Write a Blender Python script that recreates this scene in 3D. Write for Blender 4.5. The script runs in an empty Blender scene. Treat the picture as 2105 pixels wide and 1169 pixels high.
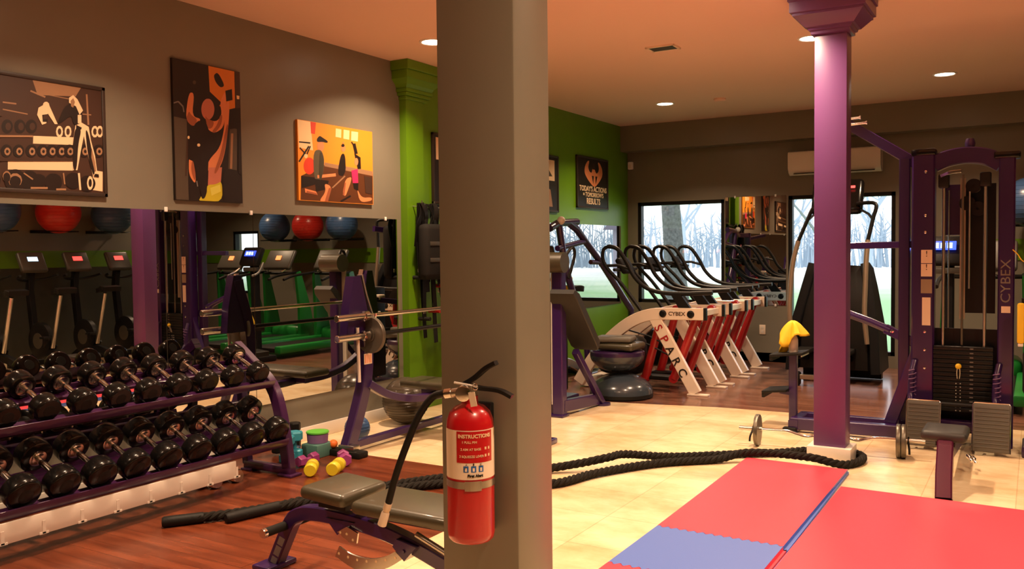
import bpy, bmesh, math, random
from mathutils import Vector, Matrix
random.seed(7)
SC = bpy.context.scene
COL = SC.collection
PI = math.pi

# ------------------------------------------------------------------ camera, sky, exposure
cam_data = bpy.data.cameras.new('camera')
cam = bpy.data.objects.new('camera', cam_data); COL.objects.link(cam)
F_PX, W_PX = 1790.84, 2105.0
cam_data.sensor_width = 36.0
cam_data.lens = F_PX / W_PX * 36.0
cam_data.clip_start = 0.02; cam_data.clip_end = 500
def cam_axes(yaw, pitch, roll):
    y, p, r = map(math.radians, (yaw, pitch, roll))
    fw = Vector((-math.sin(y)*math.cos(p), math.cos(y)*math.cos(p), math.sin(p)))
    rt = Vector((math.cos(y), math.sin(y), 0)); dn = fw.cross(rt)
    c, s = math.cos(r), math.sin(r)
    return c*rt + s*dn, -s*rt + c*dn, fw
rt, dn, fw = cam_axes(31.04, -2.2054, 0.6339)
cam.matrix_world = Matrix(((rt.x, -dn.x, -fw.x, 4.68), (rt.y, -dn.y, -fw.y, 0.0), (rt.z, -dn.z, -fw.z, 1.4), (0, 0, 0, 1)))
SC.camera = cam
SC.view_settings.view_transform = 'Standard'
SC.view_settings.look = 'None'
SC.view_settings.exposure = EXPOSURE = 0.0
SC.view_settings.gamma = 1.0
SC.view_settings.use_curve_mapping = False
SKY_STRENGTH = 2.7
LAMP_WATTS = 44.0
LAMP_COLOR = (1.0, 0.69, 0.44)
world = bpy.data.worlds.new('overcast_sky'); SC.world = world; world.use_nodes = True
bg = world.node_tree.nodes['Background']
bg.inputs[0].default_value = (0.90, 0.95, 1.0, 1); bg.inputs[1].default_value = SKY_STRENGTH
SC.cycles.max_bounces = 10; SC.cycles.glossy_bounces = 6; SC.cycles.diffuse_bounces = 5
SC.cycles.caustics_reflective = False; SC.cycles.caustics_refractive = False
SC.cycles.sample_clamp_indirect = 6.0

# ------------------------------------------------------------------ materials
M = {}
def lin(c): return tuple(((v/255)/12.92 if v/255 <= .04045 else ((v/255+.055)/1.055)**2.4) for v in c)
def mat(name, rgb=None, rough=.5, metal=0.0, emit=None, es=0, srgb=None, coat=0, noise=0, nscale=20, bump=0, spec=None):
    m = bpy.data.materials.new(name); m.use_nodes = True
    nt = m.node_tree; b = nt.nodes['Principled BSDF']
    c = lin(srgb) if srgb else rgb
    b.inputs['Base Color'].default_value = (*c, 1); b.inputs['Roughness'].default_value = rough; b.inputs['Metallic'].default_value = metal
    if coat: b.inputs['Coat Weight'].default_value = coat; b.inputs['Coat Roughness'].default_value = .08
    if spec is not None: b.inputs['Specular IOR Level'].default_value = spec
    if emit: b.inputs['Emission Color'].default_value = (*emit, 1); b.inputs['Emission Strength'].default_value = es
    if noise or bump:
        tc = nt.nodes.new('ShaderNodeTexCoord'); n = nt.nodes.new('ShaderNodeTexNoise')
        n.inputs['Scale'].default_value = nscale; n.inputs['Detail'].default_value = 5
        nt.links.new(tc.outputs['Object'], n.inputs['Vector'])
        if noise:
            r = nt.nodes.new('ShaderNodeValToRGB')
            r.color_ramp.elements[0].color = (*[v*(1-noise) for v in c], 1); r.color_ramp.elements[1].color = (*[min(1, v*(1+noise)) for v in c], 1)
            r.color_ramp.elements[0].position = .3; r.color_ramp.elements[1].position = .7
            nt.links.new(n.outputs['Fac'], r.inputs[0]); nt.links.new(r.outputs[0], b.inputs['Base Color'])
        if bump:
            bp = nt.nodes.new('ShaderNodeBump'); bp.inputs['Strength'].default_value = bump; bp.inputs['Distance'].default_value = .01
            nt.links.new(n.outputs['Fac'], bp.inputs['Height']); nt.links.new(bp.outputs[0], b.inputs['Normal'])
    M[name] = m; return m
mat('wall_grey', (.188, .170, .130), .38, noise=.03, nscale=3, bump=.03)
mat('wall_green', (.105, .245, .004), .4, noise=.05, nscale=3)
mat('ceiling_white', (.82, .57, .47), .75, bump=.04, nscale=60)
mat('white_trim', (.72, .66, .58), .4)
mat('column_purple', (.125, .043, .155), .35)
mat('purple', (.030, .009, .076), .28, coat=.4)
mat('purple_dark', (.024, .007, .045), .3, coat=.3)
mat('rack_purple', (.045, .010, .055), .3, coat=.4)
mat('maroon', (.055, .004, .022), .25, coat=.5)
mat('black', (.008, .0075, .0075), .42, spec=.25)
mat('black_gloss', (.005, .0045, .0045), .18, spec=.35)
mat('black_rubber', (.010, .009, .008), .55, spec=.2, bump=.1, nscale=90)
mat('black_matte', (.012, .011, .010), .8, spec=.2)
mat('rope_black', (.010, .008, .006), .8, spec=.2)
mat('pad_olive', (.050, .041, .021), .42, coat=.2, bump=.05, nscale=200)
mat('pad_grey', (.030, .028, .026), .45, spec=.3)
mat('tread_grey', (.10, .088, .07), .6)
mat('chrome', (.78, .76, .73), .13, metal=1)
mat('steel', (.55, .52, .47), .3, metal=1)
mat('iron', (.16, .14, .11), .38, metal=.7)
mat('mirror', (.58, .58, .56), .0, metal=1)
mat('red', (.46, .004, .009), .28, coat=.5)
mat('red_machine', (.35, .008, .010), .35, coat=.3)
mat('sparc_white', (.78, .66, .54), .35, coat=.2)
mat('off_white', (.75, .68, .60), .5)
mat('white', (.85, .83, .8), .5)
mat('paper', (.80, .66, .52), .6)
mat('mat_red', (.82, .060, .095), .42, bump=.04, nscale=150)
mat('mat_blue', (.10, .17, .52), .45, bump=.04, nscale=150)
mat('yellow', (.80, .52, .02), .6)
mat('yellow_vinyl', (.62, .50, .02), .4)
mat('teal', (.03, .28, .38), .4)
mat('navy', (.02, .05, .12), .4)
mat('magenta', (.30, .05, .20), .4)
mat('lilac', (.22, .12, .28), .5)
mat('teal_box', (.08, .20, .17), .5)
mat('green_lid', (.12, .50, .05), .4)
mat('orange', (.90, .20, .03), .5)
mat('pink', (.60, .17, .24), .45)
mat('blue_ball', (.05, .11, .25), .3)
mat('dark_ball', (.07, .055, .04), .25)
mat('red_ball', (.62, .03, .02), .3)
mat('bosu', (.035, .045, .06), .22, coat=.3)
mat('treadmill_green', (.012, .19, .03), .3)
mat('console_grey', (.055, .048, .038), .4)
mat('led_red', (.05, 0, 0), .4, emit=(1, .05, .04), es=5)
mat('led_orange', (.05, .01, 0), .4, emit=(1, .22, .06), es=4)
mat('screen_blue', (.0, .0, .05), .3, emit=(.05, .10, 1), es=2.5)
mat('screen_white', (.2, .3, .5), .3, emit=(.55, .75, 1), es=3)
mat('lamp_glow', (1, .9, .8), .5, emit=(1, .80, .58), es=22)
mat('bark', (.10, .10, .105), .9, bump=.6, nscale=14, noise=.4)
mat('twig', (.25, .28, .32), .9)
mat('hazed_twig', (.34, .42, .50), .95)  # distance haze mixed into the base colour: paler and bluer
mat('house_wall', (.30, .28, .34), .8)
mat('house_roof', (.17, .15, .20), .8)
mat('label_blue', (.02, .12, .40), .5)
mat('arm_bronze', (.38, .30, .22), .35, metal=.6); mat('console_dark', (.009, .009, .010), .55, spec=.12); mat('tan_strip', (.30, .24, .17), .5)
mat('wall_dark', (.030, .028, .018), .5); mat('print_dark', (.03, .017, .012), .5)  # wall_dark carries the darkness of the mirrored side in its colour
for n, c in dict(dk=(28, 16, 12), br=(62, 40, 30), tan=(150, 112, 82), cream=(226, 196, 158), tp=(78, 66, 54), og=(206, 118, 36), sk=(214, 130, 84), sk2=(188, 112, 90),
                 yl=(196, 182, 40), cr=(232, 200, 150), dko=(86, 46, 20), rd=(206, 60, 36), gr=(86, 76, 58), pk=(226, 40, 96), ogb=(224, 140, 40), gy=(120, 116, 112), skd=(152, 84, 54), ylh=(214, 204, 84), gyd=(62, 56, 42)).items():
    mat('ink_'+n, srgb=c, rough=.45)

def nodes_mat(name):
    m = bpy.data.materials.new(name); m.use_nodes = True; M[name] = m
    return m.node_tree, m.node_tree.nodes['Principled BSDF'], m.node_tree.nodes.new, m.node_tree.links.new
# wooden plank floor
def wood(name, c1, c2, c3, rough):
    nt, b, N, L = nodes_mat(name)
    tc = N('ShaderNodeTexCoord'); br = N('ShaderNodeTexBrick')
    br.inputs['Color1'].default_value = (*c1, 1); br.inputs['Color2'].default_value = (*c2, 1); br.inputs['Mortar'].default_value = (*[v*.35 for v in c1], 1)
    br.inputs['Scale'].default_value = 1; br.inputs['Mortar Size'].default_value = .0015; br.inputs['Brick Width'].default_value = 1.1; br.inputs['Row Height'].default_value = .095
    br.inputs['Bias'].default_value = -.1
    L(tc.outputs['Object'], br.inputs['Vector'])
    mp = N('ShaderNodeMapping'); mp.inputs['Scale'].default_value = (1.3, 9, 1); L(tc.outputs['Object'], mp.inputs['Vector'])
    n = N('ShaderNodeTexNoise'); n.inputs['Scale'].default_value = 1.5; n.inputs['Detail'].default_value = 7; L(mp.outputs[0], n.inputs['Vector'])
    rp = N('ShaderNodeValToRGB'); rp.color_ramp.elements[0].position = .30; rp.color_ramp.elements[1].position = .70
    rp.color_ramp.elements[0].color = (*c3, 1); rp.color_ramp.elements[1].color = (1, 1, 1, 1); L(n.outputs['Fac'], rp.inputs[0])
    mx = N('ShaderNodeMix'); mx.data_type = 'RGBA'; mx.blend_type = 'MULTIPLY'; mx.inputs['Factor'].default_value = 1
    L(br.outputs['Color'], mx.inputs['A']); L(rp.outputs[0], mx.inputs['B']); L(mx.outputs['Result'], b.inputs['Base Color'])
    b.inputs['Roughness'].default_value = rough
wood('wood_red', (.24, .060, .024), (.17, .038, .014), (.42, .35, .32), .27)
wood('wood_brown', (.27, .125, .082), (.19, .08, .052), (.5, .46, .44), .19)
# travertine tiles
nt, b, N, L = nodes_mat('tile')
tc = N('ShaderNodeTexCoord'); br = N('ShaderNodeTexBrick')
br.inputs['Color1'].default_value = (.86, .70, .46, 1); br.inputs['Color2'].default_value = (.78, .60, .37, 1); br.inputs['Mortar'].default_value = (.66, .49, .30, 1)
br.inputs['Scale'].default_value = 1; br.inputs['Mortar Size'].default_value = .003; br.inputs['Brick Width'].default_value = .46; br.inputs['Row Height'].default_value = .46
L(tc.outputs['Object'], br.inputs['Vector'])
n = N('ShaderNodeTexNoise'); n.inputs['Scale'].default_value = 1.7; n.inputs['Detail'].default_value = 8; n.inputs['Roughness'].default_value = .65
mp = N('ShaderNodeMapping'); mp.inputs['Scale'].default_value = (1, 1.5, 1); br.offset = 0; L(tc.outputs['Object'], mp.inputs['Vector']); L(mp.outputs[0], n.inputs['Vector'])
rp = N('ShaderNodeValToRGB'); rp.color_ramp.elements[0].position = .36; rp.color_ramp.elements[1].position = .58
rp.color_ramp.elements[0].color = (.74, .60, .46, 1); rp.color_ramp.elements[1].color = (1, 1, 1, 1); L(n.outputs['Fac'], rp.inputs[0])
mx = N('ShaderNodeMix'); mx.data_type = 'RGBA'; mx.blend_type = 'MULTIPLY'; mx.inputs['Factor'].default_value = .8
L(br.outputs['Color'], mx.inputs['A']); L(rp.outputs[0], mx.inputs['B']); L(mx.outputs['Result'], b.inputs['Base Color'])
b.inputs['Roughness'].default_value = .27
# outdoor ground: bleached winter field, greener near the house
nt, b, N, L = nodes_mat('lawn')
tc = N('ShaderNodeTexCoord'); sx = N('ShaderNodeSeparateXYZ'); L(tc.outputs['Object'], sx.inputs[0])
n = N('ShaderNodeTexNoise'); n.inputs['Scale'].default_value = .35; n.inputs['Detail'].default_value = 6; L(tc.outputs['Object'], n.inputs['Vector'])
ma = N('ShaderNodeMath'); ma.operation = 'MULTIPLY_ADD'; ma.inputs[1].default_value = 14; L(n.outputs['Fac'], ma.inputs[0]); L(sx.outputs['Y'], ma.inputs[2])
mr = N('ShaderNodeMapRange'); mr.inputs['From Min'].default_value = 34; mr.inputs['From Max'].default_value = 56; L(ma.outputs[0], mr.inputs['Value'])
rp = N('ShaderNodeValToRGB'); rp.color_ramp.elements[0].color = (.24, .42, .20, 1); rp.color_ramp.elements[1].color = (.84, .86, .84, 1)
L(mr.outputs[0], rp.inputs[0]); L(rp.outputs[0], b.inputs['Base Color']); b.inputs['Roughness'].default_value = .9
# window glass: clear pane
nt, b, N, L = nodes_mat('glass')
tr = N('ShaderNodeBsdfTransparent'); gl = N('ShaderNodeBsdfGlossy'); gl.inputs['Roughness'].default_value = .02
ms = N('ShaderNodeMixShader'); ms.inputs[0].default_value = .06; L(tr.outputs[0], ms.inputs[1]); L(gl.outputs[0], ms.inputs[2])
L(ms.outputs[0], nt.nodes['Material Output'].inputs['Surface'])

# ------------------------------------------------------------------ mesh helpers
def spl(pts, n=6):
    P = [Vector(p) for p in pts]; out = []
    for i in range(len(P)-1):
        p0 = P[max(i-1, 0)]; p1 = P[i]; p2 = P[i+1]; p3 = P[min(i+2, len(P)-1)]
        for k in range(n):
            t = k/n
            out.append(.5*((2*p1)+(p2-p0)*t+(2*p0-5*p1+4*p2-p3)*t*t+(3*p1-p0-3*p2+p3)*t**3))
    out.append(P[-1]); return out
def frame(ax):
    ax = ax.normalized(); u = Vector((0, 0, 1)) if abs(ax.z) < .9 else Vector((1, 0, 0))
    s = ax.cross(u).normalized(); return s, s.cross(ax).normalized()
class MB:
    def __init__(s, o=(0, 0, 0)): s.bm = bmesh.new(); s.o = Vector(o); s.mi = 0
    def m(s, i): s.mi = i; return s
    def v(s, p): return s.bm.verts.new(Vector(p)-s.o)
    def f(s, vs):
        try: fc = s.bm.faces.new(vs); fc.material_index = s.mi; return fc
        except ValueError: return None
    def rings(s, rs, closed=False, cap=True):
        R = [[s.v(p) for p in r] for r in rs]; n = len(R[0])
        for a in range(len(R)-(0 if closed else 1)):
            A = R[a]; B = R[(a+1) % len(R)]
            for i in range(n): s.f([A[i], A[(i+1) % n], B[(i+1) % n], B[i]])
        if cap and not closed: s.f(R[0][::-1]); s.f(R[-1])
        return s
    def box(s, c, d, rot=None, rz=0, bev=0, seg=2):
        c = Vector(c); R = rot or Matrix.Rotation(rz, 3, 'Z'); x, y, z = d[0]/2, d[1]/2, d[2]/2
        vs = [s.v(c+R@Vector(p)) for p in ((-x, -y, -z), (x, -y, -z), (x, y, -z), (-x, y, -z), (-x, -y, z), (x, -y, z), (x, y, z), (-x, y, z))]
        fs = [s.f([vs[i] for i in q]) for q in ((3, 2, 1, 0), (4, 5, 6, 7), (0, 1, 5, 4), (1, 2, 6, 5), (2, 3, 7, 6), (3, 0, 4, 7))]
        if bev:
            es = list({e for fc in fs for e in fc.edges})
            bmesh.ops.bevel(s.bm, geom=es, offset=min(bev, .49*min(d)), segments=seg, affect='EDGES', profile=.5, material=s.mi)
        return s
    def path(s, pts, w, h, side, cap=True):       # rectangular tube along pts; 'side' = width direction
        P = [Vector(p) for p in pts]; sd = Vector(side).normalized(); rs = []; c = .18
        for i, p in enumerate(P):
            t = (P[min(i+1, len(P)-1)]-P[max(i-1, 0)]).normalized(); u = t.cross(sd).normalized(); q = u.cross(t).normalized()
            ww = w[i] if isinstance(w, (list, tuple)) else w; hh = h[i] if isinstance(h, (list, tuple)) else h
            a, b = ww/2, hh/2; k = min(a, b)*c
            rs.append([p+q*x+u*y for x, y in ((-a+k, -b), (a-k, -b), (a, -b+k), (a, b-k), (a-k, b), (-a+k, b), (-a, b-k), (-a, -b+k))])
        return s.rings(rs, cap=cap)
    def beam(s, p0, p1, w, h, side=None):
        ax = Vector(p1)-Vector(p0)
        return s.path([p0, p1], w, h, side or frame(ax)[0])
    def tube(s, pts, r, seg=10, closed=False):
        P = [Vector(p) for p in pts]; n = len(P); rs = []; prev = None
        for i, p in enumerate(P):
            if closed: t = P[(i+1) % n]-P[i-1]
            else: t = P[min(i+1, n-1)]-P[max(i-1, 0)]
            t.normalize()
            if prev is None: a, b = frame(t)
            else:
                a = prev-t*prev.dot(t); a.normalize(); b = a.cross(t)
            prev = a; rr = r[i] if isinstance(r, (list, tuple)) else r
            rs.append([p+(a*math.cos(2*PI*k/seg)+b*math.sin(2*PI*k/seg))*rr for k in range(seg)])
        return s.rings(rs, closed=closed)
    def cyl(s, p0, p1, r, r1=None, seg=20): return s.tube([p0, p1], [r, r if r1 is None else r1], seg)
    def lathe(s, prof, org, ax=(0, 0, 1), seg=24, rot=0):
        ax = Vector(ax).normalized(); a, b = frame(ax); org = Vector(org)
        return s.rings([[org+ax*h+(a*math.cos(rot+2*PI*k/seg)+b*math.sin(rot+2*PI*k/seg))*max(r, 1e-4) for k in range(seg)] for r, h in prof])
    def sph(s, c, r, sc=(1, 1, 1), seg=20):
        n = seg//2; c = Vector(c)
        return s.rings([[c+Vector((r*sc[0]*math.sin(PI*(j+.02)/(n+.04))*math.cos(2*PI*k/seg), r*sc[1]*math.sin(PI*(j+.02)/(n+.04))*math.sin(2*PI*k/seg), -r*sc[2]*math.cos(PI*(j+.02)/(n+.04)))) for k in range(seg)] for j in range(n+1)])
    def prism(s, poly, pl, a, b):                  # polygon in plane 'XZ' / 'YZ' / 'XY', extruded a..b along the third axis
        k = {'XZ': lambda p, t: (p[0], t, p[1]), 'YZ': lambda p, t: (t, p[0], p[1]), 'XY': lambda p, t: (p[0], p[1], t)}[pl]
        A = [s.v(k(p, a)) for p in poly]; B = [s.v(k(p, b)) for p in poly]; n = len(poly)
        s.f(A[::-1]); s.f(B)
        for i in range(n): s.f([A[i], A[(i+1) % n], B[(i+1) % n], B[i]])
        return s
    def quad(s, *ps): s.f([s.v(p) for p in ps]); return s
    def build(s, name, ms, parent=None, smooth=True, ang=38):
        bmesh.ops.recalc_face_normals(s.bm, faces=s.bm.faces)
        me = bpy.data.meshes.new(name); s.bm.to_mesh(me); s.bm.free()
        for x in (ms if isinstance(ms, (list, tuple)) else [ms]): me.materials.append(M[x])
        if smooth:
            me.polygons.foreach_set('use_smooth', [True]*len(me.polygons)); me.set_sharp_from_angle(angle=math.radians(ang))
        o = bpy.data.objects.new(name, me); COL.objects.link(o)
        if parent: o.parent = parent
        else: o.location = s.o
        return o
def tag(o, label=None, cat=None, group=None, kind=None):
    if label: o['label'] = label
    if cat: o['category'] = cat
    if group: o['group'] = group
    if kind: o['kind'] = kind
    return o
def thing(name, label, cat, loc=(0, 0, 0), rz=0, group=None):
    o = bpy.data.objects.new(name, None); COL.objects.link(o); o.empty_display_size = .05
    o.location = loc; o.rotation_euler = (0, 0, rz); return tag(o, label, cat, group)
def struct(o): o['kind'] = 'structure'; return o
def dup(root, loc, rz=None, label=None, group=None):
    def cp(o, par):
        c = o.copy(); COL.objects.link(c)
        if par: c.parent = par
        for ch in o.children: cp(ch, c)
        return c
    r = cp(root, None); r.location = loc
    if rz is not None: r.rotation_euler = (0, 0, rz)
    if label: r['label'] = label
    if group: r['group'] = group
    return r
def text(name, s, size, org, xdir, up, m, parent, off=(0, 0, 0), bold=.0, align='CENTER', sx=1.0, curve_r=None):
    cu = bpy.data.curves.new(name, 'FONT'); cu.body = s; cu.size = size; cu.align_x = align; cu.align_y = 'CENTER'; cu.offset = bold*size; cu.extrude = .0008
    cu.resolution_u = 3
    to = bpy.data.objects.new('tmp', cu); COL.objects.link(to)
    me = bpy.data.meshes.new_from_object(to.evaluated_get(bpy.context.evaluated_depsgraph_get()))
    bpy.data.objects.remove(to); bpy.data.curves.remove(cu)
    X = Vector(xdir).normalized(); U = Vector(up).normalized(); Nn = X.cross(U); o3 = Vector(org)-Vector(off)
    for v in me.vertices:
        x, y, z = v.co; x *= sx
        if curve_r:
            a = x/curve_r; v.co = o3+X*math.sin(a)*(curve_r+z)+Nn*(math.cos(a)*(curve_r+z)-curve_r)+U*y
        else: v.co = o3+X*x+U*y+Nn*z
    me.name = name; me.materials.clear(); me.materials.append(M[m])
    o = bpy.data.objects.new(name, me); COL.objects.link(o); o.parent = parent
    return o

# ------------------------------------------------------------------ room shell
H = 3.01; YB = 10.80; XR = 6.9; XR2 = 9.0; YF = -2.5; YJ = 8.5
wb = [(0, 7.1), (.945, 7.21), (2.3, 7.49), (3.8, 7.56), (6.9, 7.70), (9.0, 7.8)]
g = MB()
def pgon(pts, z=0): g.f([g.v((x, y, z)) for x, y in pts])
g.m(1); pgon([(0, YF), (2.15, YF), (2.15, 4.6), (0, 4.6)])
g.m(0); pgon([(2.15, YF), (XR2, YF), (XR2, 4.6), (2.15, 4.6)]); pgon([(0, 4.6), (2.15, 4.6), (XR2, 4.6)]+wb[::-1])
g.m(2); pgon(wb+[(XR2, YB), (0, YB)])
struct(g.build('floor', ['tile', 'wood_red', 'wood_brown'], smooth=False))
struct(MB().box((XR2/2, (YF+YB)/2, H+.05), (XR2+.4, YB-YF+.4, .1)).build('ceiling', 'ceiling_white', smooth=False))
g = MB().box((-.06, (YF+5.95)/2, H/2), (.12, 5.95-YF, H)); g.m(1).box((-.06, (5.95+YB)/2, H/2), (.12, YB-5.95, H))
struct(g.build('wall_left', ['wall_grey', 'wall_green'], smooth=False))
# pilaster on the left wall with a moulded capital
g = MB().box((.035, 6.06, H/2), (.07, .24, H))
for z0, z1, e in ((2.70, 2.73, .012), (2.73, 2.76, .03), (2.76, 2.79, .045), (2.86, 2.93, .10), (2.93, 3.01, .115)):
    g.box((.035+e/2, 6.08, (z0+z1)/2), (.07+e, .28+2*e, z1-z0), bev=.004)
g.rings([[(0, 6.08-.14-e, z), (.07+e, 6.08-.14-e, z), (.07+e, 6.08+.14+e, z), (0, 6.08+.14+e, z)] for e, z in ((.04, 2.79), (.055, 2.82), (.1, 2.86))])
struct(g.build('trim_1', 'wall_green', smooth=False))
# back wall pieces around the window openings
WIN = {1: (.14, 1.31, .70, 2.02), 2: (2.10, 3.30, .14, 2.03), 3: (7.0, 7.65, .70, 1.80)}
g = MB(); x = -.1; yc = YB+.1
for k in (1, 2, 3):
    a, b2, z0, z1 = WIN[k]
    g.box(((x+a)/2, yc, H/2), (a-x, .2, H)); g.box(((a+b2)/2, yc, z0/2), (b2-a, .2, z0)); g.box(((a+b2)/2, yc, (z1+H)/2), (b2-a, .2, H-z1)); x = b2
g.box(((x+XR2+.1)/2, yc, H/2), (XR2+.1-x, .2, H))
struct(g.build('wall_back', 'wall_grey', smooth=False))
struct(MB().box((XR2/2, 10.685, 2.845), (XR2, .235, .33)).build('trim_2', 'wall_grey', smooth=False))
# right side: two-tone walls over a painted-shade band, seen in the mirrors
def two_tone(g, c, d, split=1.47, low=1.24):
    g.m(0).box((c[0], c[1], (split+H)/2), (d[0], d[1], H-split)); g.m(1).box((c[0], c[1], (split+low)/2), (d[0], d[1], split-low)); g.m(2).box((c[0], c[1], low/2), (d[0], d[1], low)); return g
g = MB(); two_tone(g, (XR+.06, (YF+YJ)/2), (.12, YJ-YF)); two_tone(g, ((XR+XR2)/2, YJ-.06), (XR2-XR, .12)); two_tone(g, (XR2+.06, (YJ+YB)/2), (.12, YB-YJ))
struct(g.build('wall_right', ['wall_grey', 'wall_green', 'wall_dark'], smooth=False))
struct(MB().box(((3.9+XR2)/2, YB-.006, 1.355), (XR2-3.9, .012, .23)).build('trim_4', 'wall_green', smooth=False))
struct(MB().box((XR2/2, YF-.06, H/2), (XR2+.2, .12, H)).build('wall_front', 'wall_grey', smooth=False))
struct(MB().box((.009, (YF+5.94)/2, .05), (.018, 5.94-YF, .10), bev=.004).build('baseboard_left', 'white_trim'))
g = MB().box((1.7, YB-.009, .055), (.78, .018, .11)); g.box((1.05, YB-.009, .055), (2.08, .018, .11)); g.box((5.2, YB-.009, .055), (3.6, .018, .11))
struct(g.build('baseboard_back', 'white_trim'))
for k, (a, b2, z0, z1) in WIN.items():
    w = thing('window_%d' % k, None, None, ((a+b2)/2, YB+.1, z0)); w['kind'] = 'structure'
    o = w.location; g = MB(o); t = .045
    for cx, cz, dx, dz in (((a+b2)/2, z0+t/2, b2-a, t), ((a+b2)/2, z1-t/2, b2-a, t), (a+t/2, (z0+z1)/2, t, z1-z0), (b2-t/2, (z0+z1)/2, t, z1-z0)): g.box((cx, YB+.06, cz), (dx, .09, dz))
    f = g.build('window_frame', 'black', w, smooth=False); f['kind'] = 'structure'
    p = MB(o).box(((a+b2)/2, YB+.07, (z0+z1)/2), (b2-a-2*t, .006, z1-z0-2*t)).build('window_pane', 'glass', w, smooth=False); p['kind'] = 'structure'
# grey pillar, purple column
g = MB().box((3.56, 1.784, H/2), (.214, .167, H), bev=.006); struct(g.build('pillar', 'wall_grey'))
g = MB().m(0).box((3.535, 5.98, H/2+.05), (.20, .16, H-.1), bev=.004)
def sq(e, z): return [(3.535-.1-e, 5.90-e, z), (3.535+.1+e, 5.90-e, z), (3.535+.1+e, 6.06+e, z), (3.535-.1-e, 6.06+e, z)]
g.rings([sq(e, z) for e, z in ((.004, 2.77), (.02, 2.775), (.02, 2.795), (.032, 2.80), (.036, 2.815), (.05, 2.82), (.105, 2.88), (.115, 2.885), (.115, 2.90), (.13, 2.905), (.13, 2.97), (.14, 2.975), (.14, 3.009))])
g.m(1).box((3.535, 5.98, .05), (.275, .225, .10), bev=.006)
struct(g.build('column', ['column_purple', 'white_trim'], ang=25))

# ------------------------------------------------------------------ outdoors
g = MB(); g.quad((-90, 11.05, -.12), (110, 11.05, -.12), (110, 160, -.12), (-90, 160, -.12))
o = g.build('lawn', 'lawn', smooth=False); tag(o, 'pale winter field with green grass near the windows', 'grass', kind='stuff')
def tree(name, loc, h, r, label, m1, m2, levels=4, bare=True, seed=1, lean=0, group=None, spread=.62, fork=.42):
    rnd = random.Random(seed); t = thing(name, label, 'tree', loc, group=group); o = Vector(loc)
    trunk = [o+Vector((lean*(k/6)**1.5+.05*r*math.sin(k*1.7), 0, h*fork*k/6)) for k in range(7)]
    MB(o).tube(trunk, [r*(1.35 if k == 0 else 1-.06*k) for k in range(7)], 12).build('trunk', m1, t)
    g = MB(o)
    def br(p, d, ln, rad, lv):
        q = [p]
        for k in range(3):
            d = (d+Vector((rnd.uniform(-.22, .22), rnd.uniform(-.22, .22), rnd.uniform(-.1, .18)))).normalized(); q.append(q[-1]+d*ln/3)
        g.tube(q, [rad, rad*.85, rad*.7, rad*.5], 6 if lv > 2 else 4)
        if lv > 1:
            for k in range(rnd.choice((2, 3, 3))):
                a = Vector((rnd.uniform(-1, 1), rnd.uniform(-1, 1), rnd.uniform(-.3, .9))).normalized()
                br(q[rnd.choice((2, 3, 3))], (d*(1-spread)+a*spread).normalized(), ln*rnd.uniform(.6, .8), rad*.55, lv-1)
    for k in range(5):
        a = k*2*PI/5+rnd.uniform(-.4, .4); br(trunk[-1-(k % 2)], Vector((math.cos(a)*.6, math.sin(a)*.6, .8)).normalized(), h*.30, r*.5, levels)
    g.build('branches', m2, t, smooth=False); return t
tree('big_tree', (-2.75, 20.0, -.12), 13, .27, 'thick grey tree trunk standing in front of the left window', 'bark', 'twig', 4, seed=4, fork=.42, lean=-.35)
for i, (x, y, h, s, lb) in enumerate(((-.15, 24, 6.0, 3, 'young bare tree right of the thick trunk'), (8.0, 36, 5.5, 8, 'bare tree beyond the right window, left half'), (-17, 60, 11, 5, 'far bare tree at the left edge of the left window'), (-10, 62, 10, 6, 'far bare tree left of the thick trunk'),
        (-4.5, 60, 11, 7, 'far bare tree just right of the thick trunk'), (2, 63, 10, 9, 'far bare tree at the right edge of the left window'), (9, 62, 8, 11, 'far bare tree seen left of the purple column'), (11.2, 47, 7, 12, 'far bare tree right of the purple column'))):
    tree('bare_tree', (x, y, -.12), h, .09 if y < 40 else .2, lb, 'twig' if y < 40 else 'hazed_twig', 'twig' if y < 40 else 'hazed_twig', 3 if y < 40 else 4, seed=s, fork=.3, group='bare trees beyond the windows')
# distant hedgerow
g = MB(); rnd = random.Random(3)
for k in range(700):
    x = rnd.uniform(-45, 40); y = rnd.uniform(66, 74); hh = rnd.uniform(2.2, 4.8); p = Vector((x, y, -.12))
    q = p+Vector((rnd.uniform(-.6, .6), 0, hh)); g.tube([p, q], [.10, .02], 4)
    for j in range(3):
        b0 = p.lerp(q, rnd.uniform(.3, .9)); g.tube([b0, b0+Vector((rnd.uniform(-1, 1), rnd.uniform(-.5, .5), rnd.uniform(.2, 1)))], [.06, .015], 4)
tag(g.build('hedgerow', 'hazed_twig', smooth=False), 'haze-tinted line of bare bushes along the far edge of the field', 'bushes', kind='stuff')
hs = thing('house', 'distant house with a steep gabled roof beyond the right window', 'house', (14.9, 54, -.12)); o = hs.location
MB(o).box((15.2, 54, 1.4), (7, 5, 3.0)).build('wall', 'house_wall', hs, smooth=False)
MB(o).prism([(11.2, 2.7), (19.2, 2.7), (15.2, 6.4)], 'XZ', 51, 57).build('roof', 'house_roof', hs, smooth=False)
MB(o).box((17.3, 55, 5.3), (.6, .6, 2.2)).build('chimney', 'house_wall', hs, smooth=False)

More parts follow.
